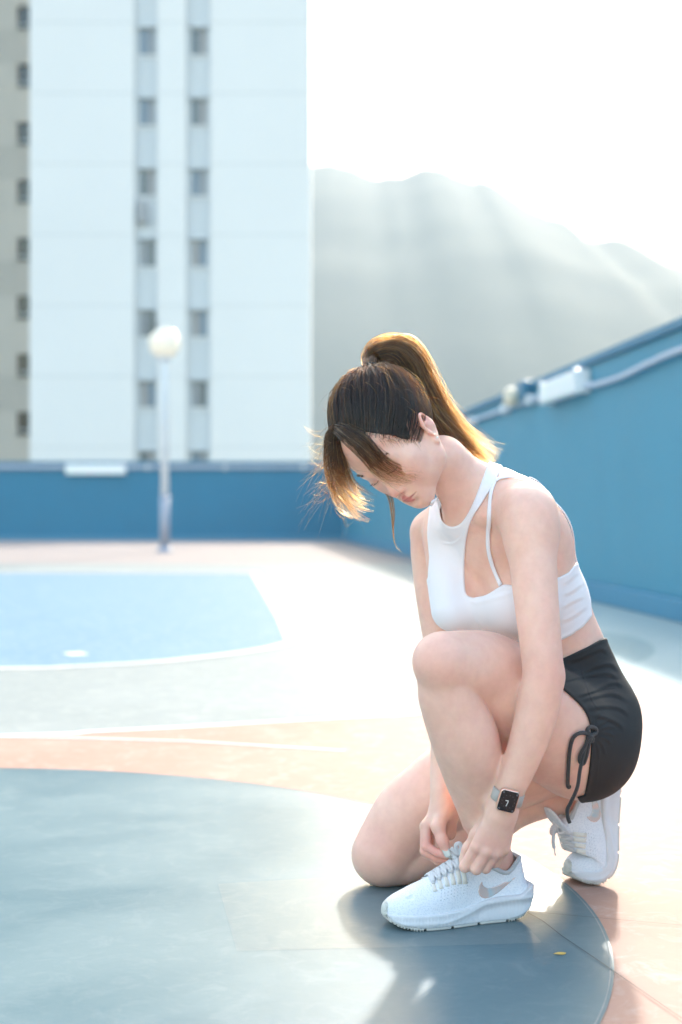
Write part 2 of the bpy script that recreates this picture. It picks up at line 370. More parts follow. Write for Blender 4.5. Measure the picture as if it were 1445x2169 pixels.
for (s0, s1, w0, w1) in strips:
    # recessed back wall of each strip, cut round the windows
    yb = YB + .3
    n_f = 20; prev = Z_OUT
    for k in range(-2, n_f):
        top = bz(655 - k*150); bot = bz(712 - k*150)
        if bot <= prev: continue
        if top > zt: break
        mi(MB().box((bx(s0) + .002, yb, prev), (bx(s1) - .002, yb + .299, bot)), b1).build('recess_panel', m_bl_s, b1)
        mi(MB().box((bx(s0) + .002, yb, bot + .002), (bx(w0), yb + .299, top - .002)), b1).build('recess_panel', m_bl_s, b1)
        mi(MB().box((bx(w1), yb, bot + .002), (bx(s1) - .002, yb + .299, top - .002)), b1).build('recess_panel', m_bl_s, b1)
        fr_ = MB(); a0, a1, z0_, z1_ = bx(w0), bx(w1), bot, top
        t_ = .035
        for q in (((a0, yb + .02, z0_ + .003), (a0 + t_, yb + .09, z1_ - .003)), ((a1 - t_, yb + .02, z0_ + .003), (a1, yb + .09, z1_ - .003)),
                  ((a0 + t_, yb + .02, z0_ + .003), (a1 - t_, yb + .09, z0_ + t_)), ((a0 + t_, yb + .02, z1_ - t_), (a1 - t_, yb + .09, z1_ - .003)),
                  ((a0 + (a1-a0)*.48, yb + .025, z0_ + t_), (a0 + (a1-a0)*.52, yb + .085, z1_ - t_))):
            fr_.box(*q)
        wn_ = mi(fr_, b1).build('window', m_frame, b1)
        for q in (0, 1):
            c0 = a0 + t_ if q == 0 else a0 + (a1-a0)*.52; c1 = a0 + (a1-a0)*.48 if q == 0 else a1 - t_
            pm = panes[(k*7 + q*3 + (0 if s0 < 300 else 2) + (k*k) % 3) % 4]
            mi(MB().box((c0, yb + .05, z0_ + t_), (c1, yb + .06, z1_ - t_)), b1).build('pane', pm, wn_)
        mi(MB().box((a0 - .06, yb - .06, z0_ - .07), (a1 + .06, yb - .001, z0_ - .005)), b1).build('window_sill', m_bl, b1)
        mi(MB().box((a0 - .12, yb - .12, z1_ + .02), (a1 + .12, yb - .001, z1_ + .09)), b1).build('window_canopy', m_bl_s, b1)
        prev = top
    mi(MB().box((bx(s0) + .002, yb, prev), (bx(s1) - .002, yb + .299, zt)), b1).build('recess_panel', m_bl_s, b1)
    for d_ in (-14, 4):
        pass
for k in range(-2, 16):
    z = bz(648 - k*150)
    if z < zt:
        for s0, s1 in segs:
            mi(MB().box((bx(s0) + .01, YB - .006, z), (bx(s1) - .01, YB - .001, z + .03)), b1).build('joint_strip', m_groove, b1)
# air conditioner and drying clothes below one window
m_ac = mat('grey plastic', (.35, .36, .38), .6)
ac = mi(MB().box((bx(293), YB - .05, bz(470)), (bx(310), YB + .295, bz(425))), b1).build('drying_clothes', m_ac, b1, bevel=.03)
mi(MB().box((bx(315), YB + .0, bz(700)), (bx(328), YB + .295, bz(672))), b1).build('air_conditioner', panes[3], b1, bevel=.02)
YB2 = 69.0; S2 = YB2 / F_PX
b2 = empty('grey_apartment_block', ((0 - CX)*S2, YB2, Z_OUT)); tag(b2, 'warm grey apartment block with dark balconies at the left edge, beyond the white block', 'building')
bx2 = lambda px: (px - CX)*S2
bz2 = lambda py: CAM_H + (CY - py)*S2
xe = bx2(140); zt2 = 44
prev = Z_OUT
for k in range(-3, 18):
    top = bz2(872 - k*122.8); bot = bz2(922 - k*122.8)
    if bot <= prev: continue
    if top > zt2: break
    for (w0, w1, nxt0) in ((-95, -62, -420), (36, 64, -62)):
        mi(MB().box((bx2(nxt0), YB2, bot + .002), (bx2(w0), YB2 + .4, top - .002)), b2).build('wall_panel', m_bl2, b2)
    mi(MB().box((bx2(64), YB2, bot + .002), (xe, YB2 + .4, top - .002)), b2).build('wall_panel', m_bl2, b2)
    mi(MB().box((bx2(-420), YB2, prev), (xe, YB2 + .4, bot)), b2).build('wall_band', m_bl2s if k % 2 else m_bl2, b2)
    for (w0, w1) in ((-95, -62), (36, 64)):
        wv = mi(MB().box((bx2(w0) - .04, YB2 - .05, bot - .06), (bx2(w1) + .04, YB2 - .001, bot + .0)), b2).build('window', m_bl2s, b2)
        mi(MB().box((bx2(w0), YB2 + .25, bot), (bx2(w1), YB2 + .27, top)), b2).build('pane', m_dark, wv)
        mi(MB().box((bx2(w0), YB2 + .12, bot + .22), (bx2(w1), YB2 + .15, bot + .30)), b2).build('rail', m_frame, wv)
    prev = top
mi(MB().box((bx2(-420), YB2, prev), (xe, YB2 + .4, zt2)), b2).build('wall_band', m_bl2, b2)
mi(MB().box((bx2(-420), YB2 + .401, Z_OUT), (xe, YB2 + 14, zt2)), b2).build('core', m_bl2, b2)
mi(MB().box((bx2(-420) - .2, YB2 - .2, zt2 + .001), (xe + .2, YB2 + 14.2, zt2 + .4)), b2).build('roof', m_bl2s, b2)

# ---- mountain
m_mtn = noise_mat('forested slope', (.035, .055, .035), (.075, .095, .06), .012, .95, detail=10)
prof = [(-900, 640), (-500, 560), (-200, 470), (100, 420), (350, 392), (520, 372), (600, 358), (640, 350), (670, 349), (700, 344), (722, 352), (745, 355), (768, 368), (790, 376), (803, 378), (820, 372), (850, 374), (870, 365), (893, 354), (915, 355), (935, 357), (965, 372), (1000, 385), (1020, 380), (1050, 392), (1080, 413), (1110, 435), (1145, 452), (1168, 461), (1190, 464), (1215, 480), (1245, 508), (1270, 508), (1300, 503), (1325, 507), (1345, 517), (1380, 538), (1410, 556), (1445, 566), (1560, 625), (1750, 700), (2100, 800), (2600, 900)]
YM = 1250.0
pxs = np.array([q[0] for q in prof], float); pys = np.array([q[1] for q in prof], float)
nx, ny = 260, 60
gx = np.linspace(-880, 2580, nx); ridge = CAM_H + (CY - np.interp(gx, pxs, pys)) / F_PX * YM
rs = np.random.default_rng(3)
def fbm(x, y, o=5, s0=1.0):
    s = 0; a = 1.0; r2 = np.random.default_rng(11)
    for i in range(o):
        for _ in range(3):
            th, ph = r2.uniform(0, 6.28, 2); f_ = s0 * 2**i * r2.uniform(.7, 1.3)
            s = s + a * np.sin((x*np.cos(th) + y*np.sin(th)) * f_ + ph) / 3
        a *= .5
    return s
V_ = []; 
tt = np.concatenate([np.linspace(0, 1, 40), 1 + np.linspace(.05, 1, 20)])
for j, t in enumerate(tt):
    yv = YM - 620 * (1 - t) if t <= 1 else YM + 700 * (t - 1)
    for i in range(nx):
        X = (gx[i] - CX) / F_PX * YM
        sh = t**.85 if t <= 1 else 1 - (t - 1)**1.2
        nz = fbm(X, yv, 5, .012) * 3.5 * math.sin(math.pi * min(t, 1)) if t < 1 else 0
        V_.append((X * (1 if t > 1 else 1), yv , Z_OUT - 2 + (ridge[i] - Z_OUT + 2) * sh + nz))
Fm = [(j*nx + i, j*nx + i + 1, (j+1)*nx + i + 1, (j+1)*nx + i) for j in range(len(tt)-1) for i in range(nx-1)]
mo = put('mountain', mesh('mountain', V_, Fm, True), m_mtn); tag(mo, kind='structure')

HAZE = .00095
# ---- air
hz = MB().box((-2400, -60, Z_OUT - 1), (2400, 2100, 330)).build('haze', None); tag(hz, kind='stuff')
mh = bpy.data.materials.new('haze'); mh.use_nodes = True; mh.node_tree.nodes.clear()
pv = nd(mh, 'ShaderNodeVolumePrincipled'); pv.inputs['Density'].default_value = HAZE
pv.inputs['Color'].default_value = (.39, .46, .52, 1); pv.inputs['Anisotropy'].default_value = 0.0
ho = nd(mh, 'ShaderNodeOutputMaterial'); ln(mh, pv.outputs[0], ho.inputs['Volume'])
hz.data.materials.append(mh)
# ================================================================== IMPLICIT SURFACES
def V3(r, u, t):                       # right, up, towards the camera -> world
    return np.array([r, -t, u], float)
def unit(v): v = np.asarray(v, float); return v / np.linalg.norm(v)
class Cap:
    def __init__(s, a, b, ra, rb, fl=None):
        s.a = np.asarray(a, float); s.b = np.asarray(b, float); s.ra = ra; s.rb = rb
        s.c = (s.a + s.b) / 2; s.r = np.linalg.norm(s.b - s.a) / 2 + max(ra, rb)
        # fl = (axis, factor): squeeze along an axis
        s.fl = fl
    def __call__(s, p):
        ab = s.b - s.a; ap = p - s.a
        h = np.minimum(np.maximum(ap @ ab / (ab @ ab), 0), 1)
        q = ap - h[:, None] * ab
        if s.fl is not None:
            ax, k = s.fl; e = q @ ax; q = q + np.outer(e * (1 / k - 1), ax)
            d = np.sqrt((q * q).sum(1)) - (s.ra + (s.rb - s.ra) * h)
            return d * (.5 + .5 * k)
        return np.sqrt(np.einsum('ij,ij->i', q, q)) - (s.ra + (s.rb - s.ra) * h)
class Ell:
    def __init__(s, c, ax, rad):
        s.c = np.asarray(c, float); s.M = np.asarray([unit(a) for a in ax]); s.rad = np.asarray(rad, float); s.r = max(rad)
    def __call__(s, p):
        q = (p - s.c) @ s.M.T
        a = q / s.rad; k0 = np.sqrt(np.einsum('ij,ij->i', a, a)) + 1e-9; b = a / s.rad; k1 = np.sqrt(np.einsum('ij,ij->i', b, b)) + 1e-9
        return k0 * (k0 - 1) / k1
class Spl:
    """a limb: one smooth centre line with a smoothly changing radius"""
    def __init__(s, pts, rs, n=4):
        q = catmull([list(p) + [r] for p, r in zip(pts, rs)], n); s.q = q[:, :3]; s.w = q[:, 3]
        lo, hi = s.q.min(0), s.q.max(0); s.c = (lo + hi) / 2; s.r = np.linalg.norm(hi - lo) / 2 + s.w.max()
        s.A = s.q[:-1]; s.AB = s.q[1:] - s.q[:-1]; s.L = np.linalg.norm(s.AB, axis=1); k = (s.w[1:] - s.w[:-1]) / s.L
        s.K = k / np.sqrt(np.maximum(1 - k*k, .05)) / s.L; s.W0 = s.w[:-1]; s.DW = s.w[1:] - s.w[:-1]
        s.M = (s.q[1:] + s.q[:-1]) / 2; s.RM = s.L / 2 + np.maximum(s.w[1:], s.w[:-1])
    def far(s, c, r): return (np.linalg.norm(s.M - c, axis=1) - s.RM).min() - r
    def __call__(s, p):
        d = np.full(len(p), .5)
        cb = p.mean(0); rb = math.sqrt(((p - cb)**2).sum(1).max()) if len(p) > 1 else 0.0
        dc = np.linalg.norm(s.M - cb, axis=1); near = np.nonzero(dc - s.RM < (dc + s.L - s.W0).min() + 2*rb + .004)[0]
        for i in near:
            a, ab = s.A[i], s.AB[i]; ap = p - a; t = (ap @ ab) / (s.L[i]**2)
            q2 = np.einsum('ij,ij->i', ap, ap); perp = np.sqrt(np.maximum(q2 - (t*s.L[i])**2, 0))
            h = np.minimum(np.maximum(t + perp*s.K[i], 0), 1)
            d = np.minimum(d, np.sqrt(perp*perp + ((t - h)*s.L[i])**2) - (s.W0[i] + s.DW[i]*h))
        return d
def Sph(c, r): return Cap(c, np.asarray(c) + 1e-5, r, r)
def smin(a, b, k):
    h = np.minimum(np.maximum(.5 + .5 * (b - a) / k, 0), 1); return b + (a - b) * h - k * h * (1 - h)
class Grp:
    """ordered list of (op, primitive, k); op 'u' joins, 's' cuts"""
    def __init__(s, items=None): s.it = items or []
    def u(s, p, k=.02): s.it.append(('u', p, k)); return s
    def s_(s, p, k=.01): s.it.append(('s', p, k)); return s
    def chain(s, pts, rs, k=.02):
        for i in range(len(pts) - 1): s.u(Cap(pts[i], pts[i+1], rs[i], rs[i+1]), k)
        return s
    def __call__(s, p, c=None, r=0.0):
        d = np.full(len(p), .5)
        for op, q, k in s.it:
            if c is not None and hasattr(q, 'c') and math.dist(q.c, c) - q.r - r > .012 + k: continue
            if c is not None and isinstance(q, Spl) and q.far(c, r) > .012 + k: continue
            v = q(p) if not isinstance(q, Grp) else q(p, c, r)
            d = smin(d, v, k) if op == 'u' else -smin(-d, v, k)
        return d
def mesh_sdf(f, xs, ys, zs, B=18):
    """surface nets over a rectilinear grid, refined only in blocks near the surface"""
    nx, ny, nz = len(xs), len(ys), len(zs)
    D = np.full((nx, ny, nz), .5, np.float32)
    for i in range(0, nx, B):
        for j in range(0, ny, B):
            for k in range(0, nz, B):
                X, Y, Z = xs[i:i+B], ys[j:j+B], zs[k:k+B]
                lo = np.array([X[0], Y[0], Z[0]]); hi = np.array([X[-1], Y[-1], Z[-1]]); c = (lo + hi) / 2; r = np.linalg.norm(hi - lo) / 2
                v = f(c[None], c, r)[0]
                if abs(v) > r * 1.2 + .006:
                    if v < 0: D[i:i+B, j:j+B, k:k+B] = -.5
                    continue
                b = B // 2 if B > 12 else B
                for i2 in range(i, min(i+B, nx), b):
                    for j2 in range(j, min(j+B, ny), b):
                        for k2 in range(k, min(k+B, nz), b):
                            X, Y, Z = xs[i2:min(i2+b, i+B)], ys[j2:min(j2+b, j+B)], zs[k2:min(k2+b, k+B)]
                            lo = np.array([X[0], Y[0], Z[0]]); hi = np.array([X[-1], Y[-1], Z[-1]]); c2 = (lo + hi) / 2; r2 = np.linalg.norm(hi - lo) / 2
                            v = f(c2[None], c2, r2)[0]
                            if abs(v) > r2 * 1.2 + .004:
                                if v < 0: D[i2:i2+len(X), j2:j2+len(Y), k2:k2+len(Z)] = -.5
                                continue
                            g = np.stack(np.meshgrid(X, Y, Z, indexing='ij'), -1).reshape(-1, 3)
                            D[i2:i2+len(X), j2:j2+len(Y), k2:k2+len(Z)] = f(g, c2, r2).reshape(len(X), len(Y), len(Z))
    S = D < 0
    n = np.zeros((nx-1, ny-1, nz-1), np.uint8)
    for a in (0, 1):
        for b in (0, 1):
            for c in (0, 1): n += S[a:nx-1+a, b:ny-1+b, c:nz-1+c]
    ci, cj, ck = np.nonzero((n > 0) & (n < 8))
    key = (ci.astype(np.int64) * ny + cj) * nz + ck
    pos = np.zeros((len(ci), 3)); cnt = np.zeros(len(ci))
    ax = (xs, ys, zs)
    for d in range(3):
        e = [0, 0, 0]; e[d] = 1; o1, o2 = [q for q in range(3) if q != d]
        for a in (0, 1):
            for b in (0, 1):
                off = [0, 0, 0]; off[o1] = a; off[o2] = b
                i0, j0, k0 = ci + off[0], cj + off[1], ck + off[2]
                v0 = D[i0, j0, k0]; v1 = D[i0+e[0], j0+e[1], k0+e[2]]
                m = (v0 < 0) != (v1 < 0)
                t = v0[m] / (v0[m] - v1[m])
                q = np.stack([xs[i0[m]], ys[j0[m]], zs[k0[m]]], 1)
                st = (i0, j0, k0)[d][m]; q[:, d] += t * (ax[d][st+1] - ax[d][st])
                pos[m] += q; cnt[m] += 1
    pos /= cnt[:, None]
    quads = []
    def look(i, j, k): return np.searchsorted(key, (i.astype(np.int64) * ny + j) * nz + k)
    for d in range(3):
        sl0 = [slice(None)]*3; sl1 = [slice(None)]*3; sl0[d] = slice(0, -1); sl1[d] = slice(1, None)
        ch = S[tuple(sl0)] != S[tuple(sl1)]
        i, j, k = np.nonzero(ch); q = [i, j, k]
        o1, o2 = [(d + 1) % 3, (d + 2) % 3]
        ok = (q[o1] > 0) & (q[o2] > 0) & (q[o1] < (nx-1, ny-1, nz-1)[o1]) & (q[o2] < (nx-1, ny-1, nz-1)[o2])
        q = [w[ok] for w in q]
        s0 = S[q[0], q[1], q[2]]
        def idx(a, b):
            w = [x.copy() for x in q]; w[o1] = w[o1] - a; w[o2] = w[o2] - b; return look(*w)
        f4 = np.stack([idx(0, 0), idx(1, 0), idx(1, 1), idx(0, 1)], 1)
        f4[~s0] = f4[~s0][:, ::-1]
        quads.append(f4)
    quads = np.concatenate(quads)
    return pos, quads
def relax(v, q, it=2, lam=.5):
    for _ in range(it):
        a = np.zeros_like(v); c = np.zeros(len(v))
        for s0, s1 in ((0, 1), (1, 2), (2, 3), (3, 0)):
            np.add.at(a, q[:, s0], v[q[:, s1]]); np.add.at(c, q[:, s0], 1)
            np.add.at(a, q[:, s1], v[q[:, s0]]); np.add.at(c, q[:, s1], 1)
        v = v + lam * (a / c[:, None] - v)
    return v
def graded(lo, hi, base, fine):
    """grid line positions; fine = [(a, b, step)]"""
    out = [lo]
    while out[-1] < hi:
        s = base
        for a, b, st in fine:
            if a <= out[-1] <= b: s = min(s, st)
        out.append(out[-1] + s)
    return np.array(out)
def poly_sdf(px, py, poly):
    """signed distance (px) to a polygon, negative inside"""
    poly = np.asarray(poly, float); d = np.full(len(px), 1e9); ins = np.zeros(len(px), bool)
    for i in range(len(poly)):
        a = poly[i]; b = poly[(i+1) % len(poly)]; e = b - a
        wx, wy = px - a[0], py - a[1]
        t = np.clip((wx*e[0] + wy*e[1]) / (e @ e), 0, 1)
        d = np.minimum(d, (wx - t*e[0])**2 + (wy - t*e[1])**2)
        c = ((a[1] > py) != (b[1] > py)) & (px < (b[0]-a[0]) * (py - a[1]) / (b[1] - a[1] + 1e-12) + a[0])
        ins ^= c
    d = np.sqrt(d); return np.where(ins, -d, d)
def proj(p): return CX + p[:, 0] / p[:, 1] * F_PX, CY - (p[:, 2] - CAM_H) / p[:, 1] * F_PX
def grad(f, p, e=.0012):
    g = np.stack([f(p + np.eye(3)[i]*e) - f(p - np.eye(3)[i]*e) for i in range(3)], 1)
    return g / (np.linalg.norm(g, axis=1)[:, None] + 1e-9)
def hit(f, px, py, y0=2.1, y1=3.1, n=260):
    """first point of the surface f seen through each direction (px, py)"""
    px = np.atleast_1d(np.asarray(px, float)); py = np.atleast_1d(np.asarray(py, float)); out = []
    ts = np.linspace(y0, y1, n)
    for a, b in zip(px, py):
        p = np.stack([(a - CX)/F_PX*ts, ts, CAM_H - (b - CY)/F_PX*ts], 1); d = f(p)
        w = np.nonzero(d < 0)[0]
        if len(w) == 0: out.append(p[np.argmin(d)]); continue
        i = max(w[0], 1); t = d[i-1] / (d[i-1] - d[i]); out.append(p[i-1] + (p[i] - p[i-1]) * t)
    return np.array(out)
# ================================================================== THE PERSON: body
# head frame (right, up, towards camera)
hl = unit(V3(.49, .35, .80)); hd0 = unit(V3(.78, -.57, -.22)); hd = unit(hd0 - hl*(hd0 @ hl)); hf = unit(np.cross(hl, hd))
if hf @ V3(-.38, -.73, .55) < 0: hf = -hf
HC = P(818, 905, 2.52)
def HD(l, f, u): return HC + (hl*l + hf*f - hd*u) * .001            # millimetres: lateral (near side +), forward, up
hax = (hl, hf, -hd)
head = Grp()
head.u(Ell(HD(0, -2, 12), hax, (.073, .094, .088)), .01)
head.u(Ell(HD(0, 50, -38), hax, (.056, .043, .072)), .03)           # face mass
head.u(Ell(HD(0, 62, 12), hax, (.056, .032, .040)), .02)            # forehead
for s in (1, -1):
    head.u(Cap(HD(48*s, 8, -62), HD(42*s, 25, -88), .020, .018), .03)
    head.u(Cap(HD(42*s, 25, -88), HD(10*s, 72, -116), .018, .014), .028)      # jaw
    head.u(Ell(HD(35*s, 60, -66), hax, (.022, .024, .030)), .028)     # cheek
    head.u(Ell(HD(46*s, 56, -46), hax, (.014, .018, .012)), .025)     # cheekbone
    head.s_(Ell(HD(31*s, 101, -33), hax, (.017, .013, .011)), .016)   # eye socket
    head.u(Ell(HD(31*s, 74.5, -34), hax, (.0145, .0135, .0125)), .006)   # eye under its lid
    head.u(Cap(HD(16*s, 91, -18), HD(44*s, 78, -16), .0075, .006), .016)     # brow ridge
head.u(Sph(HD(0, 76, -113), .0165), .02)                              # chin
head.u(Ell(HD(0, 80, -93), hax, (.026, .019, .020)), .02)            # mouth mound
head.u(Cap(HD(0, 86, -26), HD(0, 100, -60), .0065, .0075), .014)     # nose ridge
head.u(Sph(HD(0, 103.5, -68), .0088), .010)
for s in (1, -1):
    head.u(Ell(HD(10.5*s, 96, -71), hax, (.0068, .0095, .0068)), .007)
    head.s_(Sph(HD(5.5*s, 101, -78.5), .0030), .004)
head.s_(Cap(HD(0, 103, -80), HD(0, 103, -86), .0022, .003), .006)    # philtrum
lips = Grp()
for s in (1, -1):
    lips.u(Cap(HD(3*s, 97.6, -90.5), HD(21*s, 87, -94.5), .0052, .0022), .004)
    lips.u(Cap(HD(0, 96.4, -99.5), HD(18*s, 87.5, -96.5), .0058, .0022), .005)
head.u(lips, .004)
for s in (1, -1): head.s_(Cap(HD(0, 104.5, -95), HD(22*s, 92, -95.6), .0021, .0012), .0025)
head.s_(Ell(HD(0, 99, -106.5), hax, (.014, .0060, .0035)), .010)
# ears
def ear(s):
    g = Grp(); o = HD(70*s, 8, -47)
    ed = unit(hd*.93 + hf*.16 + hl*s*(-.12)); eo = unit(hl*s*.80 - hf*.60); ef = unit(np.cross(ed, eo))
    if ef @ hf < 0: ef = -ef
    E_ = lambda f, d, out: o + (ef*f + ed*d + eo*out) * .001
    rim = [E_(9, -8, 2), E_(8, -19, 5), E_(-2, -27, 8), E_(-14, -22, 10), E_(-19, -8, 10), E_(-16, 8, 8), E_(-8, 19, 5), E_(0, 27, 2)]
    g.u(Ell(E_(-5, -3, 2.5), (ef, ed, eo), (.0155, .026, .0040)), .005)
    rim = catmull(rim, 3)
    g.chain(rim, [.0028]*(len(rim)-4) + [.003, .0036, .0045, .005], .002)
    g.s_(Ell(E_(-3, 4, 7.5), (ef, ed, eo), (.0095, .0115, .0085)), .0035)
    g.s_(Ell(E_(-5, -15, 8.5), (ef, ed, eo), (.0085, .0065, .0065)), .0035)
    g.chain([E_(-12, 8, 5.5), E_(-11, -6, 6), E_(-5, -11, 5)], [.0022, .0024, .002], .003)      # antihelix
    g.u(Ell(E_(5, 5, 3), (ef, ed, eo), (.004, .0055, .0035)), .004)                              # tragus
    g.u(Ell(E_(-1, 24, 2.6), (ef, ed, eo), (.0085, .0075, .0036)), .004)
    g.c = o; g.r = .045
    return g, E_
earN, EN = ear(1); earF, _ = ear(-1)
head.u(earN, .005).u(earF, .005)
head.c = HC; head.r = .16

# torso frame
U = unit(V3(-.46, .83, .30)); Fw = V3(-.80, -.12, .60); Fw = unit(Fw - U*(Fw @ U)); L = unit(np.cross(U, Fw))
if L @ V3(.5, 0, .8) < 0: L = -L
tax = (L, Fw, U)
RC = P(1085, 1205, 2.655)                                             # ribcage centre
def TR(l, f, u): return RC + (L*l + Fw*f + U*u) * .001
torso = Grp()
torso.u(Ell(TR(0, -8, 20), tax, (.127, .085, .165)), .02)
torso.u(Ell(TR(0, -14, 75), tax, (.125, .070, .080)), .04)           # upper chest
for s in (1, -1):
    torso.u(Ell(TR(66*s, -36, 62), tax, (.05, .032, .08)), .04)      # back muscles
torso.u(Ell(TR(0, -38, 20), tax, (.08, .038, .13)), .04)
PV = P(1225, 1505, 2.735)
torso.u(Cap(TR(0, -14, -100), P(1205, 1420, 2.715), .090, .086), .05) # belly
torso.u(Ell(PV, tax, (.125, .085, .095)), .04)
# shoulders
NS = P(1116, 1088, 2.50); FS = P(914, 1128, 2.745); NB = P(1012, 1082, 2.625)
torso.u(Cap(P(1075, 1070, 2.565), NS, .040, .044), .035)
torso.u(Cap(P(945, 1112, 2.69), FS, .040, .036), .035)
torso.u(Cap(P(1040, 1045, 2.62), P(1120, 1065, 2.53), .040, .032), .04)      # trapezius near
torso.u(Cap(P(1000, 1060, 2.66), P(940, 1105, 2.73), .035, .028), .04)
torso.u(Cap(P(1070, 1055, 2.66), P(1135, 1130, 2.62), .042, .045), .05)         # shoulder blade
torso.chain([P(968, 1122, 2.60), P(1030, 1092, 2.535), P(1090, 1062, 2.50)], [.008, .0075, .010], .022)  # collar bone
torso.chain([P(945, 1118, 2.62), P(922, 1106, 2.68)], [.008, .008], .02)
torso.s_(Sph(P(950, 1104, 2.545), .009), .02)
# bust
for s, f, r in ((1, 60, .056), (-1, 68, .060)):
    torso.u(Ell(TR(62*s, f, -28), tax, (r*1.02, r, r*1.05)), .035)
torso.u(Cap(P(938, 1150, 2.665), P(962, 1290, 2.63), .036, .040), .03)
# neck
torso.u(Cap(P(1015, 1085, 2.625), P(938, 975, 2.56), .053, .043, (hl, .92)), .04)
torso.u(Cap(P(1052, 1058, 2.63), P(940, 972, 2.565), .033, .028), .03)
torso.u(Cap(HD(62, -8, -48), P(958, 1108, 2.592), .011, .009), .022)            # neck muscle
torso.u(head, .014)

# legs
thighN = Grp()
thighN.u(Spl([P(938, 1402, 2.425), P(985, 1411, 2.467), P(1030, 1426, 2.512), P(1080, 1468, 2.548), P(1138, 1520, 2.585), P(1225, 1572, 2.665)], [.0515, .062, .0735, .087, .099, .106]), .01)
shinN = Grp()
ank = P(1047, 1822, 2.585)
shinN.u(Spl([P(938, 1402, 2.425), P(944, 1440, 2.438), P(958, 1495, 2.450), P(988, 1570, 2.468), P(1004, 1640, 2.498), P(1018, 1700, 2.525), P(1034, 1765, 2.555), ank], [.0510, .0485, .0515, .0580, .0500, .0395, .0320, .0290]), .01)
shinN.u(Cap(P(919, 1480, 2.437), P(1000, 1740, 2.542), .014, .010), .03)         # shin bone
shinN.u(Cap(ank, P(1062, 1862, 2.60), .0285, .030), .015)
shinN.u(Cap(ank, P(985, 1880, 2.57), .028, .026), .02)
shinN.u(Sph(P(1040, 1828, 2.555), .010), .014)                                      # ankle bone
legF = Grp()
legF.u(Spl([P(811, 1810, 2.785), P(835, 1776, 2.795), P(872, 1727, 2.80), P(925, 1690, 2.805), P(985, 1655, 2.81), P(1190, 1560, 2.80)], [.0615, .0675, .0745, .082, .090, .102]), .01)
shinF = Grp()
shinF.u(Spl([P(813, 1815, 2.785), P(850, 1826, 2.79), P(905, 1803, 2.80), P(965, 1773, 2.805), P(1030, 1742, 2.81), P(1100, 1707, 2.82), P(1200, 1692, 2.83), P(1240, 1730, 2.83)], [.054, .0445, .0480, .0540, .0490, .0400, .0320, .031]), .01)

# buttocks
hips = Grp()
hips.u(Ell(P(1233, 1573, 2.675), tax, (.090, .084, .097)), .03)
hips.u(Ell(P(1212, 1560, 2.81), tax, (.088, .085, .095)), .03)
hips.u(Ell(P(1234, 1500, 2.74), tax, (.105, .062, .085)), .04)

# arms
armN = Grp()
EL = P(1150, 1428, 2.425); WN = P(1068, 1702, 2.452)
armN.u(Spl([NS, P(1126, 1150, 2.482), P(1134, 1250, 2.458), P(1144, 1350, 2.437), P(1150, 1425, 2.428), P(1143, 1480, 2.43), P(1126, 1550, 2.435), P(1098, 1630, 2.444), WN, P(1062, 1722, 2.455)],
   [.0470, .0430, .0390, .0362, .0350, .0368, .0345, .0285, .0228, .0238]), .01)
armN.u(Sph(P(1170, 1432, 2.43), .0145), .022)
armN.u(Ell(P(1126, 1122, 2.488), (V3(.1, -1, 0), V3(1, 0, 0), V3(0, 0, 1)), (.062, .048, .045)), .02)
armF = Grp()
WF = P(937, 1695, 2.605)
armF.u(Spl([FS, P(914, 1190, 2.74), P(925, 1290, 2.725), P(945, 1430, 2.705), P(948, 1500, 2.68), P(944, 1600, 2.64), WF, P(935, 1712, 2.60)], [.0410, .0385, .0360, .0315, .0330, .0280, .0228, .022]), .01)

# hands: each finger is a chain of four joints rooted in the palm
def finger(g, pts, rs, k=.0035): g.chain(pts, rs, k)
handN = Grp()
mi_, mm_, mr_, ml_ = P(1009, 1795, 2.462), P(1031, 1804, 2.455), P(1051, 1806, 2.458), P(1068, 1799, 2.468)
handN.u(Cap(P(1060, 1715, 2.456), mi_, .0215, .0115, None), .006)
handN.u(Cap(P(1062, 1715, 2.456), mm_, .0215, .0115), .012).u(Cap(P(1064, 1715, 2.456), mr_, .0215, .0110), .012).u(Cap(P(1070, 1716, 2.458), ml_, .0200, .0105), .012)
fN = {
 'index': ([mi_, P(985, 1836, 2.470), P(984, 1834, 2.494), P(988, 1818, 2.508)], [.0110, .0098, .0082, .0070]),
 'middle': ([mm_, P(1009, 1841, 2.460), P(1001, 1838, 2.486), P(1000, 1822, 2.502)], [.0112, .0096, .0082, .0070]),
 'ring': ([mr_, P(1029, 1839, 2.466), P(1018, 1838, 2.490), P(1014, 1824, 2.504)], [.0105, .0090, .0078, .0068]),
 'little': ([ml_, P(1049, 1828, 2.477), P(1038, 1832, 2.495), P(1030, 1822, 2.505)], [.0098, .0080, .0070, .0062])}
for n_, (q, r_) in fN.items():
    fg = Grp().chain(q, r_, .003); fg.c = np.mean(q, 0); fg.r = .05; handN.u(fg, .0032 if n_ != 'index' else .003)
thN = [P(1046, 1735, 2.470), P(1010, 1768, 2.490), P(992, 1797, 2.500), P(981, 1818, 2.503)]
handN.chain(thN, [.0150, .0110, .0092, .0072], .010)
for q in (mi_, mm_, mr_, ml_): handN.u(Sph(q + V3(0, .002, .0065), .0055), .008)     # knuckles
handN.c = P(1030, 1780, 2.47); handN.r = .11
handF = Grp()
ki, km, kr, kl = P(903, 1748, 2.585), P(901, 1751, 2.605), P(903, 1752, 2.622), P(908, 1752, 2.638)
handF.u(Cap(P(940, 1712, 2.605), ki, .0185, .0105), .010).u(Cap(P(942, 1715, 2.612), km, .0185, .0105), .010).u(Cap(P(945, 1720, 2.62), kr, .018, .0100), .010).u(Cap(P(950, 1725, 2.628), kl, .018, .0095), .010)
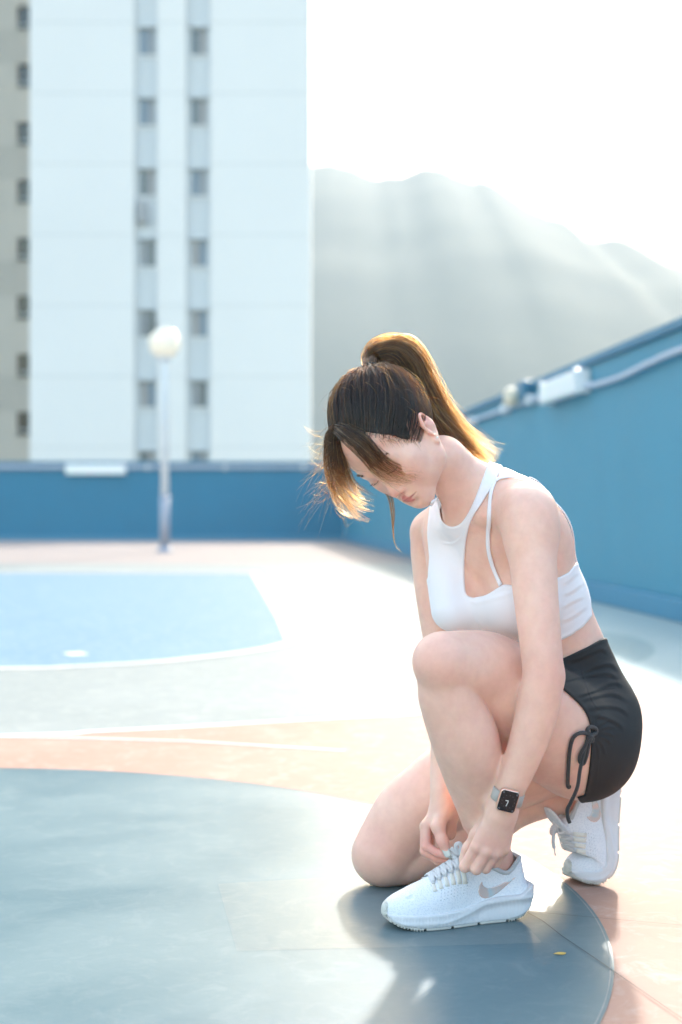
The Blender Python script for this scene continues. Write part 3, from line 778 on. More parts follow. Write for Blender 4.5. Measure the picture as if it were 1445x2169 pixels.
handF.u(Cap(P(945, 1700, 2.612), P(952, 1765, 2.625), .018, .013), .014)
fF = {
 'index': ([ki, P(903, 1792, 2.573), P(926, 1806, 2.564), P(948, 1813, 2.556)], [.0098, .0088, .0078, .0066]),
 'middle': ([km, P(900, 1803, 2.594), P(924, 1817, 2.580), P(950, 1823, 2.570)], [.0100, .0090, .0080, .0068]),
 'ring': ([kr, P(904, 1808, 2.614), P(928, 1824, 2.602), P(952, 1828, 2.594)], [.0095, .0085, .0076, .0064]),
 'little': ([kl, P(914, 1802, 2.634), P(934, 1818, 2.626), P(952, 1824, 2.618)], [.0085, .0075, .0068, .0058])}
for n_, (q, r_) in fF.items():
    fg = Grp().chain(q, r_, .003); fg.c = np.mean(q, 0); fg.r = .05; handF.u(fg, .003)
thF = [P(938, 1718, 2.592), P(928, 1752, 2.566), P(937, 1781, 2.556), P(947, 1803, 2.551)]
handF.chain(thF, [.0155, .0115, .0098, .0078], .008)
handF.c = P(925, 1765, 2.60); handF.r = .11

body = Grp()
trunk = Grp().u(torso, .01).u(hips, .035).u(thighN, .030).u(legF, .03)
body.u(trunk, .01).u(shinN, .004).u(shinF, .005)
body.u(Grp().u(armN, .01).u(handN, .012), .016)
body.u(Grp().u(armF, .01).u(handF, .010), .012)
gx_ = graded(-.06, .60, .0028, [(.12, .34, .0018)])
gy_ = graded(2.33, 2.97, .0028, [(2.40, 2.62, .0018)])
gz_ = graded(-.004, 1.02, .0028, [(.08, .22, .0016), (.72, .86, .0016)])
# touching ground
bv, bq = mesh_sdf(lambda p, c=None, r=0: body(p, c, r), gx_, gy_, gz_)
bv = relax(bv, bq, 1, .4)
print('body', len(bv), round(time.time() - T0, 1))
person = empty('person', tuple(P(960, 1960, 2.52) * [1, 1, 0]))
tag(person, 'woman in white crop top and black shorts kneeling on one knee tying her shoe', 'person')
me = np_mesh('body', bv - np.array(person.location), bq)
# skin, tinted where skin is tinted
m_skin = mat('skin', (.60, .36, .27), .48)
b_ = m_skin.node_tree.nodes['Principled BSDF']
at = nd(m_skin, 'ShaderNodeAttribute', attribute_name='tint')
tcs = nd(m_skin, 'ShaderNodeTexCoord')
ns = nd(m_skin, 'ShaderNodeTexNoise', Scale=14.0, Detail=5.0); ln(m_skin, tcs.outputs['Object'], ns.inputs['Vector'])
rs_ = ramp(m_skin, ns.outputs['Fac'], [(.3, (.80, .50, .40)), (.7, (.83, .555, .45))])
mxs = nd(m_skin, 'ShaderNodeMixRGB'); mxs.inputs[2].default_value = (.74, .33, .27, 1)
sp = nd(m_skin, 'ShaderNodeSeparateColor'); ln(m_skin, at.outputs['Color'], sp.inputs[0])
ln(m_skin, sp.outputs[0], mxs.inputs[0]); ln(m_skin, rs_.outputs[0], mxs.inputs[1])
mxl = nd(m_skin, 'ShaderNodeMixRGB'); mxl.inputs[2].default_value = (.60, .17, .16, 1)
ln(m_skin, sp.outputs[1], mxl.inputs[0]); ln(m_skin, mxs.outputs[0], mxl.inputs[1])
ln(m_skin, mxl.outputs[0], b_.inputs['Base Color'])
b_.inputs['Subsurface Weight'].default_value = .5; b_.inputs['Subsurface Radius'].default_value = (1.0, .35, .18); b_.inputs['Subsurface Scale'].default_value = .009
b_.inputs['Coat Weight'].default_value = .04
n5 = nd(m_skin, 'ShaderNodeTexNoise', Scale=55.0, Detail=6.0, Roughness=.7); ln(m_skin, tcs.outputs['Object'], n5.inputs['Vector'])
r5 = ramp(m_skin, n5.outputs['Fac'], [(.35, (.93, .90, .90)), (.65, (1.0, 1.0, 1.0))]); m5 = nd(m_skin, 'ShaderNodeMixRGB', blend_type='MULTIPLY'); m5.inputs[0].default_value = 1
ln(m_skin, mxl.outputs[0], m5.inputs[1]); ln(m_skin, r5.outputs[0], m5.inputs[2]); ln(m_skin, m5.outputs[0], b_.inputs['Base Color'])
nf = nd(m_skin, 'ShaderNodeTexVoronoi'); nf.inputs['Scale'].default_value = 900; ln(m_skin, tcs.outputs['Object'], nf.inputs['Vector'])
bps = nd(m_skin, 'ShaderNodeBump', Strength=.12, Distance=.0005); ln(m_skin, nf.outputs['Distance'], bps.inputs['Height']); ln(m_skin, bps.outputs[0], b_.inputs['Normal'])
def blob(p, c, r): return np.clip(1 - np.linalg.norm(p - c, axis=1) / r, 0, 1)
def tints(v):
    t = np.zeros((len(v), 4)); t[:, 3] = 1
    red = np.zeros(len(v))
    for c, r, a in [(P(905, 1400, 2.39), .07, .22), (P(800, 1800, 2.74), .07, .28), (P(1165, 1428, 2.41), .05, .25), (HD(40, 72, -62), .034, .30), (HD(-35, 72, -62), .034, .30), (HD(0, 110, -68), .018, .4),
                    (P(1030, 1800, 2.44), .045, .35), (P(925, 1800, 2.57), .055, .75), (P(1045, 1850, 2.58), .06, .5), (HD(78, -8, -25), .035, .6)]:
        red = np.maximum(red, a * np.minimum(1, 1.6*blob(v, c, r)))
    near = np.linalg.norm(v - HD(0, 95, -94), axis=1) < .045
    g = np.zeros(len(v)); g[near] = np.clip((.0016 - lips(v[near])) / .0014, 0, 1)
    t[:, 0] = red; t[:, 1] = g * .85
    return t
ca = me.color_attributes.new('tint', 'FLOAT_COLOR', 'POINT'); ca.data.foreach_set('color', tints(bv).astype(np.float32).ravel())
bo = put('body', me, m_skin, person)
# ================================================================== CLOTHES
PW = np.array(person.location)
SCL = 1 / 1190.0
def smax(a, b, k): return -smin(-a, -b, k)
def wear(name, base, polys, off, mt, disp=None, parent=None, k=.0025, box=None, step=.002, cut=None, edge=.0):
    """cloth: the surface of 'base' pushed out by 'off', kept inside outlines drawn in the photograph"""
    def f(p, c=None, r=0):
        d = base(p, c, r) - off
        m = np.nonzero(d < .012)[0]
        if len(m) == 0: return d
        px, py = proj(p[m]); dm = d[m]
        g = np.full(len(m), 1e9)
        for q in polys: g = np.minimum(g, poly_sdf(px, py, q))
        g = g * SCL
        n = np.nonzero((np.abs(dm) < .012) & (g < .006))[0]
        if len(n):
            if disp is not None: dm[n] -= disp(px[n], py[n], p[m][n])
            if edge: dm[n] -= edge * np.exp(-((g[n] + .004) / .0028)**2)
        d[m] = smax(dm, g, k)
        return d
    (x0, x1), (y0, y1), (z0, z1) = box
    v, q = mesh_sdf(f, np.arange(x0, x1, step), np.arange(y0, y1, step), np.arange(z0, z1, step))
    v = relax(v, q, 1, .35)
    return put(name, np_mesh(name, v - PW, q), mt, parent)
def cm(poly, n=5, closed=False): return [tuple(q) for q in catmull(poly, n)]
def fabric(name, col, col2, rough, scale, bump, sheen=.2):
    m = mat(name, col, rough, Sheen_Weight=sheen); b = m.node_tree.nodes['Principled BSDF']
    tc = nd(m, 'ShaderNodeTexCoord')
    n = nd(m, 'ShaderNodeTexNoise', Scale=9.0, Detail=4.0); ln(m, tc.outputs['Object'], n.inputs['Vector'])
    r = ramp(m, n.outputs['Fac'], [(.3, col), (.7, col2)]); ln(m, r.outputs[0], b.inputs['Base Color'])
    w = nd(m, 'ShaderNodeTexWave'); w.inputs['Scale'].default_value = scale; w.inputs['Distortion'].default_value = .6; ln(m, tc.outputs['Object'], w.inputs['Vector'])
    n2 = nd(m, 'ShaderNodeTexNoise', Scale=500.0, Detail=3.0); ln(m, tc.outputs['Object'], n2.inputs['Vector'])
    ad = nd(m, 'ShaderNodeMath', operation='ADD'); ln(m, w.outputs['Fac'], ad.inputs[0]); ln(m, n2.outputs['Fac'], ad.inputs[1])
    bp = nd(m, 'ShaderNodeBump', Strength=bump, Distance=.0006); ln(m, ad.outputs[0], bp.inputs['Height']); ln(m, bp.outputs[0], b.inputs['Normal'])
    return m
m_top = fabric('white knit', (.78, .775, .82), (.82, .815, .85), .6, 260, .25)
m_short = fabric('black knit', (.013, .014, .016), (.018, .019, .021), .75, 300, .5, .0)
def folds(lines, amp, wd):
    L_ = [np.array(catmull(q, 4)) for q in lines]
    def f(px, py):
        out = np.zeros(len(px))
        for q in L_:
            near = (px > q[:, 0].min() - 3*wd) & (px < q[:, 0].max() + 3*wd) & (py > q[:, 1].min() - 3*wd) & (py < q[:, 1].max() + 3*wd)
            if not near.any(): continue
            x, y = px[near], py[near]; dm = np.full(len(x), 1e9); tm = np.zeros(len(x)); sg = np.zeros(len(x))
            n_ = len(q) - 1
            for i in range(n_):
                a, b = q[i], q[i+1]; e = b - a; t = np.clip(((x-a[0])*e[0] + (y-a[1])*e[1]) / (e @ e), 0, 1)
                dx, dy = x - a[0] - t*e[0], y - a[1] - t*e[1]; dd = np.hypot(dx, dy); m = dd < dm
                dm[m] = dd[m]; tm[m] = (i + t[m]) / n_; sg[m] = (e[0]*dy - e[1]*dx)[m] / np.linalg.norm(e)
            fade = np.clip(np.sin(np.pi * np.clip(tm, .02, .98)) * 1.6, 0, 1)
            out[near] += amp * fade * (np.exp(-((dm)/wd)**2) - .75*np.exp(-((sg - wd*1.1)/wd)**2) * (dm < 3*wd))
        return out
    return f
# --- sports top
topbase = Grp().u(torso, .01)
topbase.u(Cap(TR(55, 64, -28), TR(-60, 70, -28), .052, .056), .03)
bust_c = TR(62, 60, -28)
ftop = folds([[(1100, 1250), (1060, 1262), (1010, 1275), (995, 1268)], [(1190, 1262), (1215, 1250), (1238, 1232)], [(1188, 1290), (1210, 1276), (1240, 1262)], [(1188, 1318), (1215, 1305), (1245, 1282)], [(1190, 1240), (1210, 1225), (1225, 1210)]], .0016, 5.0)
fseam = folds([[(1004, 1300), (1018, 1325), (1042, 1347), (1062, 1356)], [(985, 1130), (965, 1148), (948, 1151), (935, 1148)], [(1030, 1352), (1060, 1357), (1100, 1359)]], .0012, 2.4)
def top_disp(px, py, p): return ftop(px, py) + fseam(px, py)
poly_top = ([(1186, 1222), (1205, 1212), (1222, 1190), (1290, 1180), (1300, 1300)] + [(1254, 1306), (1235, 1328), (1210, 1346), (1188, 1357)] + [(1140, 1372), (1100, 1386), (1062, 1383), (1020, 1368), (940, 1350), (880, 1300), (870, 1240)]
  + [(906, 1225)] + cm([(909, 1180), (905, 1130), (908, 1090), (912, 1062)], 4) + [(928, 1052), (936, 1070)]
  + cm([(932, 1080), (937, 1102), (950, 1114), (966, 1114), (982, 1102), (1000, 1070), (1016, 1030), (1031, 990)], 5) + [(1036, 975), (1066, 985)]
  + cm([(1057, 1004), (1040, 1035), (1018, 1070), (1004, 1092), (993, 1120), (986, 1160), (984, 1210), (986, 1250), (992, 1263)], 5) + cm([(1002, 1266), (1030, 1260), (1058, 1243), (1070, 1238), (1100, 1241), (1140, 1236)], 4))
top = wear('sports_top', topbase, [poly_top], .0030, m_top, top_disp, person, box=((.10, .47), (2.42, 2.86), (.44, .83)), edge=.0007)
# thin straps
def surf_path(f, pts, off, n=5):
    pts = catmull(pts, n); h = hit(f, pts[:, 0], pts[:, 1]); g = grad(f, h)
    for _ in range(2):
        h[1:-1] = (h[:-2] + h[2:] + 2*h[1:-1]) / 4
    return h + g*off, g
bodyf = lambda p: body(p)
topf = lambda p: torso(p)
for pts_, n_ in (([(1052, 1014), (1042, 1040), (1038, 1080), (1035, 1130), (1036, 1165), (1045, 1200), (1062, 1240)], 'strap'),
             ([(1050, 1020), (1062, 1014), (1090, 1012), (1120, 1018)], 'strap')):
    h, g = surf_path(topf, pts_, .0022)
    MB().tube([q - PW for q in h], .0042, 10, .35, up=[tuple(q) for q in g]).build(n_, m_top, top, True)
bk = [P(1120, 1018, 2.545), P(1150, 1036, 2.56), P(1178, 1072, 2.58), P(1198, 1120, 2.60), P(1210, 1165, 2.62), P(1222, 1200, 2.63)]
bk = catmull(bk, 5)
for _ in range(6):
    dd = torso(bk); gg = grad(topf, bk); bk = bk - gg * (dd - .0022)[:, None]
MB().tube([q - PW for q in bk], .0040, 10, .35, up=[tuple(q) for q in gg]).build('strap', m_top, top, True)
# --- shorts
shbase = Grp().u(trunk, .01)
fsh = folds([[(1188,1407),(1235,1392),(1271,1375),(1290,1384)], [(1191,1430),(1235,1424),(1261,1412),(1294,1407),(1312,1425)], [(1191,1441),(1240,1431),(1287,1426),(1314,1440)], [(1214,1477),(1256,1464),(1300,1446),(1326,1456)],
  [(1225,1484),(1261,1475),(1300,1469),(1335,1487)], [(1238,1503),(1279,1496),(1313,1500),(1336,1518)], [(1250,1515),(1285,1520),(1310,1532),(1325,1548)]], .0020, 5.5)
fsh2 = folds([[(1262,1545),(1280,1530),(1300,1524)], [(1264,1549),(1285,1541),(1306,1542)], [(1266,1554),(1286,1553),(1303,1560)], [(1266,1560),(1284,1566),(1296,1578)], [(1264,1566),(1276,1580),(1284,1600)], [(1256,1540),(1262,1520),(1275,1505)], [(1262,1570),(1268,1590),(1270,1615)]], .0013, 3.0)
fsh3 = folds([[(1228,1392),(1238,1440),(1258,1490),(1280,1510)], [(1216,1479),(1270,1462),(1330,1452)], [(1262,1685),(1268,1620),(1272,1570)], [(1188,1447),(1240,1433),(1310,1436)]], .0008, 1.6)
def sh_disp(px, py, p): return fsh(px, py) + fsh2(px, py) + fsh3(px, py)
poly_sh = [(1100, 1432), (1187, 1397), (1215, 1384), (1245, 1370), (1276, 1352), (1420, 1330), (1480, 1700), (1260, 1760), (1229, 1700), (1222, 1688)] + cm([(1238, 1684), (1243, 1660), (1249, 1620), (1252, 1580), (1251, 1545), (1243, 1515), (1225, 1490), (1187, 1457), (1150, 1440), (1110, 1436)], 5)
shorts = wear('shorts', shbase, [poly_sh], .0035, m_short, sh_disp, person, box=((.28, .60), (2.50, 2.96), (.13, .53)), edge=.0010)
# drawstring with its bow
m_cord = fabric('black cord', (.018, .019, .022), (.03, .03, .034), .7, 900, .8)
skf = lambda p: body(p)
def cordpath(pts, off, n=7, drop=None):
    c_ = catmull(pts, n); h = hit(skf, c_[:, 0], c_[:, 1])
    yv = h[:, 1].copy()
    for _ in range(3): yv[1:-1] = (yv[:-2] + yv[2:] + 2*yv[1:-1]) / 4
    return np.array([P(a, b, y - off) for (a, b), y in zip(c_, np.minimum(yv, h[:, 1]))])
cords = [([(1249, 1556), (1232, 1552), (1215, 1562), (1207, 1590), (1204, 1630), (1203, 1664), (1208, 1667)], .006, .0036),
         ([(1246, 1562), (1238, 1590), (1229, 1630), (1223, 1668), (1209, 1700), (1202, 1715), (1203, 1732), (1207, 1743)], .013, .0034),
         ([(1250, 1566), (1247, 1580), (1243, 1600), (1236, 1618), (1228, 1612), (1230, 1598), (1240, 1580), (1247, 1566)], .010, .0034),
         ([(1249, 1556), (1244, 1548), (1250, 1540), (1262, 1543), (1262, 1553), (1252, 1558), (1245, 1565), (1254, 1570), (1256, 1562)], .007, .0037)]
dr = None
for i, (pts, off, r_) in enumerate(cords):
    c_ = catmull(pts, 7)
    y_edge = hit(skf, 1238, 1600)[0][1]
    if i == 1:
        ys_ = np.interp(np.linspace(0, 1, len(c_)), [0, .5, 1], [y_edge - off, y_edge - off + .002, y_edge - off + .005]); path = np.array([P(a, b, y) for (a, b), y in zip(c_, ys_)])
    else: path = cordpath(pts, off)
    dr = MB().tube([q - PW for q in path], r_, 8).build('drawstring', m_cord, shorts, True)
kn = hit(skf, 1248, 1560)[0] - V3(0, 0, -.008)
bm = bmesh.new(); bmesh.ops.create_icosphere(bm, subdivisions=3, radius=.0062)
for v_ in bm.verts: v_.co.z *= .9; v_.co.x *= 1.15; v_.co += Vector(kn - PW) + Vector((math.sin(v_.co.z*900)*.0008, 0, 0))
me_ = bpy.data.meshes.new('bow_knot'); bm.to_mesh(me_); bm.free(); me_.polygons.foreach_set('use_smooth', [True]*len(me_.polygons)); put('bow_knot', me_, m_cord, shorts)
# ================================================================== RUNNING SHOES (local: x toe->heel, y away from camera, z up)
SL = .288
def ip(s, xs_, ys_): return np.interp(s, xs_, ys_)
def sip(s, xs_, ys_):
    # smooth interpolation
    g = np.linspace(0, 1, 241); y = np.interp(g, xs_, ys_); k = np.hanning(17); k /= k.sum()
    yp = np.pad(y, 8, mode='edge'); return np.interp(s, g, np.convolve(yp, k, 'valid'))
sHW = ([0, .02, .05, .1, .18, .28, .38, .48, .6, .75, .88, .95, .985, 1.0], [.004, .018, .027, .036, .0435, .0475, .0465, .042, .037, .0355, .034, .026, .014, .003])
sZT = ([0, .04, .1, .18, .29, .37, .48, .56, .62, .70, .76, .80, .84, .87, .90, .925, .95, 1], [.040, .050, .058, .067, .079, .091, .108, .116, .108, .099, .090, .086, .096, .109, .113, .100, .070, .05])
sZM = ([0, .03, .18, .33, .49, .61, .73, .88, .92, .96, 1], [.026, .026, .026, .027, .031, .040, .045, .045, .052, .060, .056])
sZB = ([0, .04, .1, .2, .78, .86, .92, .965, 1], [.020, .012, .005, .0, .0, .004, .012, .026, .044])
def shoe_upper(p, c=None, r=0):
    x, y, z = p.T; s = np.clip(x / SL, -.05, 1.05)
    hw = sip(s, *sHW) - .0015; zt = sip(s, *sZT); zm = sip(s, *sZM) - .004
    zc = np.maximum(zt, zm + .01)
    t = np.clip((z - zm) / (zc - zm), 0, 1.3)
    rear = np.clip((s - .5) / .18, 0, 1)
    round_ = np.sqrt(np.clip(1 - np.clip(t, 0, 1)**2.3, 0, 1))
    tall = 1 - .30*t - .12*np.sin(np.pi*np.clip(t, 0, 1))
    w = hw * (round_*(1 - rear) + tall*rear)
    w = w * np.where(s > .88, np.clip(1 - ((s - .88)/.07)**2 * np.clip(t, 0, 1)*.9, .05, 1), 1)
    d = smax(np.abs(y) - w, (z - zc)*.9, .008)
    d = smax(d, zm - z, .003)
    xb = np.interp(z, [.03, .055, .085, .115], [.985, .968, .938, .905]) * SL
    d = smax(d, x - xb, .014); d = smax(d, .001 - x, .006)
    # opening for the foot
    win = np.maximum(w - .0065, .003)
    o = smax(np.abs(y) - win, (.60 - s)*SL, .010); o = smax(o, x - xb + .008, .010); o = smax(o, .050 - z, .008)
    d = smax(d, -o, .005)
    return d
def shoe_mid(p, c=None, r=0):
    x, y, z = p.T; s = np.clip(x / SL, -.05, 1.05)
    zm = sip(s, *sZM); zb = sip(s, *sZB) + .004
    hw = sip(s, *sHW) + .0035 + .003*np.clip((s-.75)/.2, 0, 1)
    crest = sip(s, [0, .36, .5, .62, .8, 1], [.012, .012, .022, .036, .040, .040])
    hw = hw + .0018*np.exp(-((z - crest)/.004)**2) - .0022*np.exp(-((z - crest + .012)/.008)**2)*np.clip((s-.5)/.1, 0, 1)
    d = smax(np.abs(y) - hw, z - zm - .001, .004); d = smax(d, zb - z, .003)
    d = smax(d, x - SL*(1.012 - .10*np.clip((zb + .012 - z)/.02, 0, 1)**2), .010)
    d = smax(d, .000 - x + .01*np.clip((zb + .008 - z)/.012, 0, 1), .006)
    return d
def shoe_out(p, c=None, r=0):
    x, y, z = p.T; s = np.clip(x / SL, -.05, 1.05)
    zb = sip(s, *sZB); hw = sip(s, *sHW) + .0025
    lug = .0016*np.sign(np.sin(x*2*np.pi/.0052))*((s < .22) | (s > .78))
    for q in (.22, .40, .585, .78): lug = lug + .004*(np.abs(s - q) < .008)
    d = smax(np.abs(y) - hw, z - zb - .006, .002); d = smax(d, zb + lug - z, .0012)
    d = smax(d, x - SL*.985, .008); d = smax(d, .006 - x, .006)
    return d
sx, sy, sz = np.arange(-.008, .30, .0016), np.arange(-.06, .0601, .0016), np.arange(-.004, .125, .0016)
def smesh(f, st=None, it=1):
    v, q = mesh_sdf(f, sx, sy, sz, 24); return relax(v, q, it, .4), q
m_up = mat('white mesh fabric', (.72, .75, .82), .7)
b_ = m_up.node_tree.nodes['Principled BSDF']
tc = nd(m_up, 'ShaderNodeTexCoord'); vo = nd(m_up, 'ShaderNodeTexVoronoi'); vo.inputs['Scale'].default_value = 330; ln(m_up, tc.outputs['Object'], vo.inputs['Vector'])
rp = ramp(m_up, vo.outputs['Distance'], [(.2, (.64, .68, .76)), (.5, (.76, .79, .85))]); ln(m_up, rp.outputs[0], b_.inputs['Base Color'])
bp = nd(m_up, 'ShaderNodeBump', Strength=.5, Distance=.0006); ln(m_up, vo.outputs['Distance'], bp.inputs['Height']); ln(m_up, bp.outputs[0], b_.inputs['Normal'])
m_mid = mat('white foam', (.74, .75, .79), .55)
b_ = m_mid.node_tree.nodes['Principled BSDF']
tc = nd(m_mid, 'ShaderNodeTexCoord'); wv = nd(m_mid, 'ShaderNodeTexWave'); wv.bands_direction = 'X'; wv.inputs['Scale'].default_value = 125; wv.inputs['Distortion'].default_value = .4
ln(m_mid, tc.outputs['Object'], wv.inputs['Vector']); bp = nd(m_mid, 'ShaderNodeBump', Strength=.7, Distance=.0009); ln(m_mid, wv.outputs['Fac'], bp.inputs['Height']); ln(m_mid, bp.outputs[0], b_.inputs['Normal'])
m_out = noise_mat('pale rubber', (.55, .54, .52), (.62, .61, .58), 30, .6)
m_lace = fabric('white lace', (.76, .77, .80), (.80, .81, .84), .75, 900, .6)
m_stay = mat('cream overlay', (.74, .72, .66), .5)
m_lining = fabric('grey lining', (.50, .54, .58), (.56, .6, .63), .9, 500, .5)
m_logo = mat('pearl logo film', (.72, .55, .50), .22, Metallic=.45)
nl = nd(m_logo, 'ShaderNodeTexNoise', Scale=28.0, Detail=2.0); tcl = nd(m_logo, 'ShaderNodeTexCoord'); ln(m_logo, tcl.outputs['Object'], nl.inputs['Vector'])
rl = ramp(m_logo, nl.outputs['Fac'], [(.42, (.80, .58, .52)), (.5, (.62, .66, .68)), (.56, (.82, .62, .55))]); ln(m_logo, rl.outputs[0], m_logo.node_tree.nodes['Principled BSDF'].inputs['Base Color'])
m_gum = mat('toe bumper rubber', (.60, .60, .56), .5)

def ztop_at(s, y):
    z = np.linspace(.03, .13, 160); d = shoe_upper(np.stack([np.full(160, s*SL), np.full(160, y), z], 1)); w_ = np.nonzero(d < 0)[0]
    return z[w_[-1]] if len(w_) else .05
SP = []                                                              # (name, verts, faces, material, parent index)
def sadd(name, v, f, m, par=None): SP.append((name, np.asarray(v, float), f, m, par)); return len(SP) - 1
v, q = smesh(shoe_upper); i_up = sadd('upper', v, q, m_up)
v, q = smesh(shoe_mid); i_mid = sadd('midsole', v, q, m_mid)
v, q = smesh(shoe_out, it=0); i_out = sadd('outsole', v, q, m_out)
# toe bumper
f_ = lambda p, c=None, r=0: smax(np.abs(np.minimum(shoe_upper(p), shoe_mid(p)) - .0004) - .0011, smax(p[:, 0] - .006 - .2*np.clip(p[:, 2]-.03, -.01, 1), .014 - p[:, 2], .002), .002)
v, q = mesh_sdf(f_, np.arange(-.004, .03, .0012), np.arange(-.045, .0451, .0012), np.arange(.008, .06, .0012), 20); sadd('toe_bumper', v, q, m_gum)
# tongue
def tongue(p, c=None, r=0):
    d = np.full(len(p), 1.0)
    a = [np.array([.120, 0, .082]), np.array([.150, 0, .108]), np.array([.166, 0, .128]), np.array([.176, 0, .137])]
    for i in range(3):
        cap_ = Cap(a[i], a[i+1], .019, .020, (unit((-.7, 0, .7)), .26)); d = smin(d, cap_(p), .006)
    return d
v, q = mesh_sdf(tongue, np.arange(.09, .21, .0016), np.arange(-.03, .031, .0016), np.arange(.06, .17, .0016), 24); i_tg = sadd('tongue', relax(v, q, 1), q, m_up)
# logo on both flanks
sw = [(1172,405),(1110,436),(1050,462),(990,486),(940,500),(905,503),(880,492),(868,472),(868,448),(848,465),(830,495),(822,530),(830,560),(850,582),(880,590),(925,580),(980,552),(1050,506),(1110,460)]
def px2s(cx_, cy_):
    px = 790 + cx_/4.014; py = 1760 + cy_/4.014
    s = (px - 809)/316.0; return s*SL, ((1966 - 30*s + 12) - py)/1185.0
swl = [px2s(*c_) for c_ in sw]
def logo(p, c=None, r=0): return smax(np.abs(shoe_upper(p) - .0006) - .0007, poly_sdf(p[:, 0], p[:, 2], swl), .0004)
for s_ in (-1, 1):
    v, q = mesh_sdf(logo, np.arange(.15, .27, .001), (np.arange(-.05, -.004, .001) if s_ < 0 else np.arange(.004, .05, .001)), np.arange(.03, .10, .001), 24)
    v = relax(v, q, 2, .5); SP.append(('side_logo', v, q, m_logo, i_up))
# eyestays, laces
rows = [.305, .345, .385, .425, .465, .50]
def tube_np(pts, r_, flat, seg=8, up=None):
    m_ = MB().tube(pts, r_, seg, flat, up); return m_.v, m_.f
def over(s0, s1, y0, y1, lift, n=9):
    out = []
    for t in np.linspace(0, 1, n):
        s_ = s0 + (s1-s0)*t; y = y0 + (y1-y0)*t; out.append((s_*SL, y, ztop_at(s_, y) + lift + .0022*math.sin(math.pi*t)))
    return out
for i, s_ in enumerate(rows):
    for q_ in (-1, 1):
        st_ = [(s_*SL + .0*k, q_*(.0225 + .0030*k), 0) for k in range(5)]
        st_ = [(a, b, ztop_at(a/SL, b) + .0012) for a, b, _ in st_]
        v, f = tube_np(st_, .0042, .22, 8, (0, q_*.5, .85)); sadd('lace_loop', v, f, m_stay, i_up)
    n_ = (-.45, 0, .9)
    v, f = tube_np(over(s_, s_ + .012, -.0235, .0235, .0026), .0034, .30, 8, n_); sadd('lace', v, f, m_lace)
    if i < len(rows) - 1:
        v, f = tube_np(over(s_ + .004, s_ + .036, -.022, .022, .0042), .0031, .30, 8, n_); sadd('lace', v, f, m_lace)
        v, f = tube_np(over(s_ + .036, s_ + .004, -.022, .022, .0038), .0031, .30, 8, n_); sadd('lace', v, f, m_lace)
# collar lining rim
rim = []
for t in np.linspace(0, 1, 26):
    s_ = .60 + .30*math.sin(t*math.pi); side = 1 if t > .5 else -1
    hw_ = float(sip(s_, *sHW))*.66 - .001
    if s_ > .86: hw_ *= math.sqrt(max(0, 1 - ((s_ - .86)/.045)**2))
    rim.append((s_*SL, side*max(hw_, .0), float(sip(s_, *sZT)) - .004))
v, f = tube_np(rim, .0042, 1.0, 8); sadd('collar_lining', v, f, m_lining, i_up)
# perforations
per = []
rp_ = np.random.default_rng(5)
def flank(s, z):
    yv = np.linspace(-.06, 0, 200); d = shoe_upper(np.stack([np.full(200, s*SL), yv, np.full(200, z)], 1)); w_ = np.nonzero(d < 0)[0]
    return yv[w_[0]] if len(w_) else None
m_hole = mat('mesh hole', (.35, .40, .46), .9)
hv, hf_ = [], []
for a in range(9):
    for b in range(5):
        s_ = .33 + a*.022 + b*.004; z = .050 + b*.0052 + a*.0012
        y = flank(s_, z)
        if y is None: continue
        n0 = len(hv); hv += [(s_*SL + .0013*math.cos(k*1.047), y - .0002, z + .0008*math.sin(k*1.047)) for k in range(6)]; hf_.append(tuple(range(n0, n0+6)))
sadd('perforation', hv, hf_, m_hole, i_up)

def bend(v, ang, x0, x1, z0=.012):
    """bend the toe joint: everything heelwards of x1 is turned up by ang"""
    g = np.linspace(-.02, .32, 700); fi = ang * (lambda t: t*t*(3-2*t))(np.clip((g - x0)/(x1 - x0), 0, 1))
    dx = g[1]-g[0]; cx_ = np.concatenate([[0], np.cumsum(np.cos(fi[:-1])*dx)]) + g[0]; cz_ = np.concatenate([[0], np.cumsum(np.sin(fi[:-1])*dx)])
    x = v[:, 0]; f_ = np.interp(x, g, fi); bx_ = np.interp(x, g, cx_); bz_ = np.interp(x, g, cz_); h = v[:, 2] - z0
    return np.stack([bx_ - np.sin(f_)*h, v[:, 1], z0 + bz_ + np.cos(f_)*h], 1)
def place(v, origin, yaw, pitch=0.0, roll=0.0):
    c_, s_ = math.cos(yaw), math.sin(yaw); v = v.copy()
    if roll: y = v[:, 1]*math.cos(roll) - v[:, 2]*math.sin(roll); z = v[:, 1]*math.sin(roll) + v[:, 2]*math.cos(roll); v[:, 1], v[:, 2] = y, z
    return np.stack([v[:, 0]*c_ - v[:, 1]*s_, v[:, 0]*s_ + v[:, 1]*c_, v[:, 2]], 1) + origin
def build_shoe(fn, label):
    r_ = bpy.data.objects.new('running_shoe', None); C.objects.link(r_); r_.parent = person; r_['label'] = label
    up_ = None; objs = []
    for i, (n_, v, f, m_, par) in enumerate(SP):
        w = fn(v) - PW
        me_ = np_mesh(n_, w, f) if isinstance(f, np.ndarray) else mesh(n_, w, f, True)
        objs.append(put(n_, me_, m_, r_))
    return r_, objs
FRONT_O = np.array([(809 - CX)/F_PX*2.505, 2.505, .004]); FRONT_YAW = R(17)
def front_fn(v): return place(v, FRONT_O, FRONT_YAW)
sh1, _o = build_shoe(front_fn, 'white running shoe flat on the ground being laced')
REAR_O = np.array([(1197 - CX)/F_PX*2.80, 2.80, .004])
def rear_fn(v): return place(bend(v, R(83), .030, .112), REAR_O, R(26))
sh2, _o = build_shoe(rear_fn, 'white running shoe bent on its toe with the heel up')
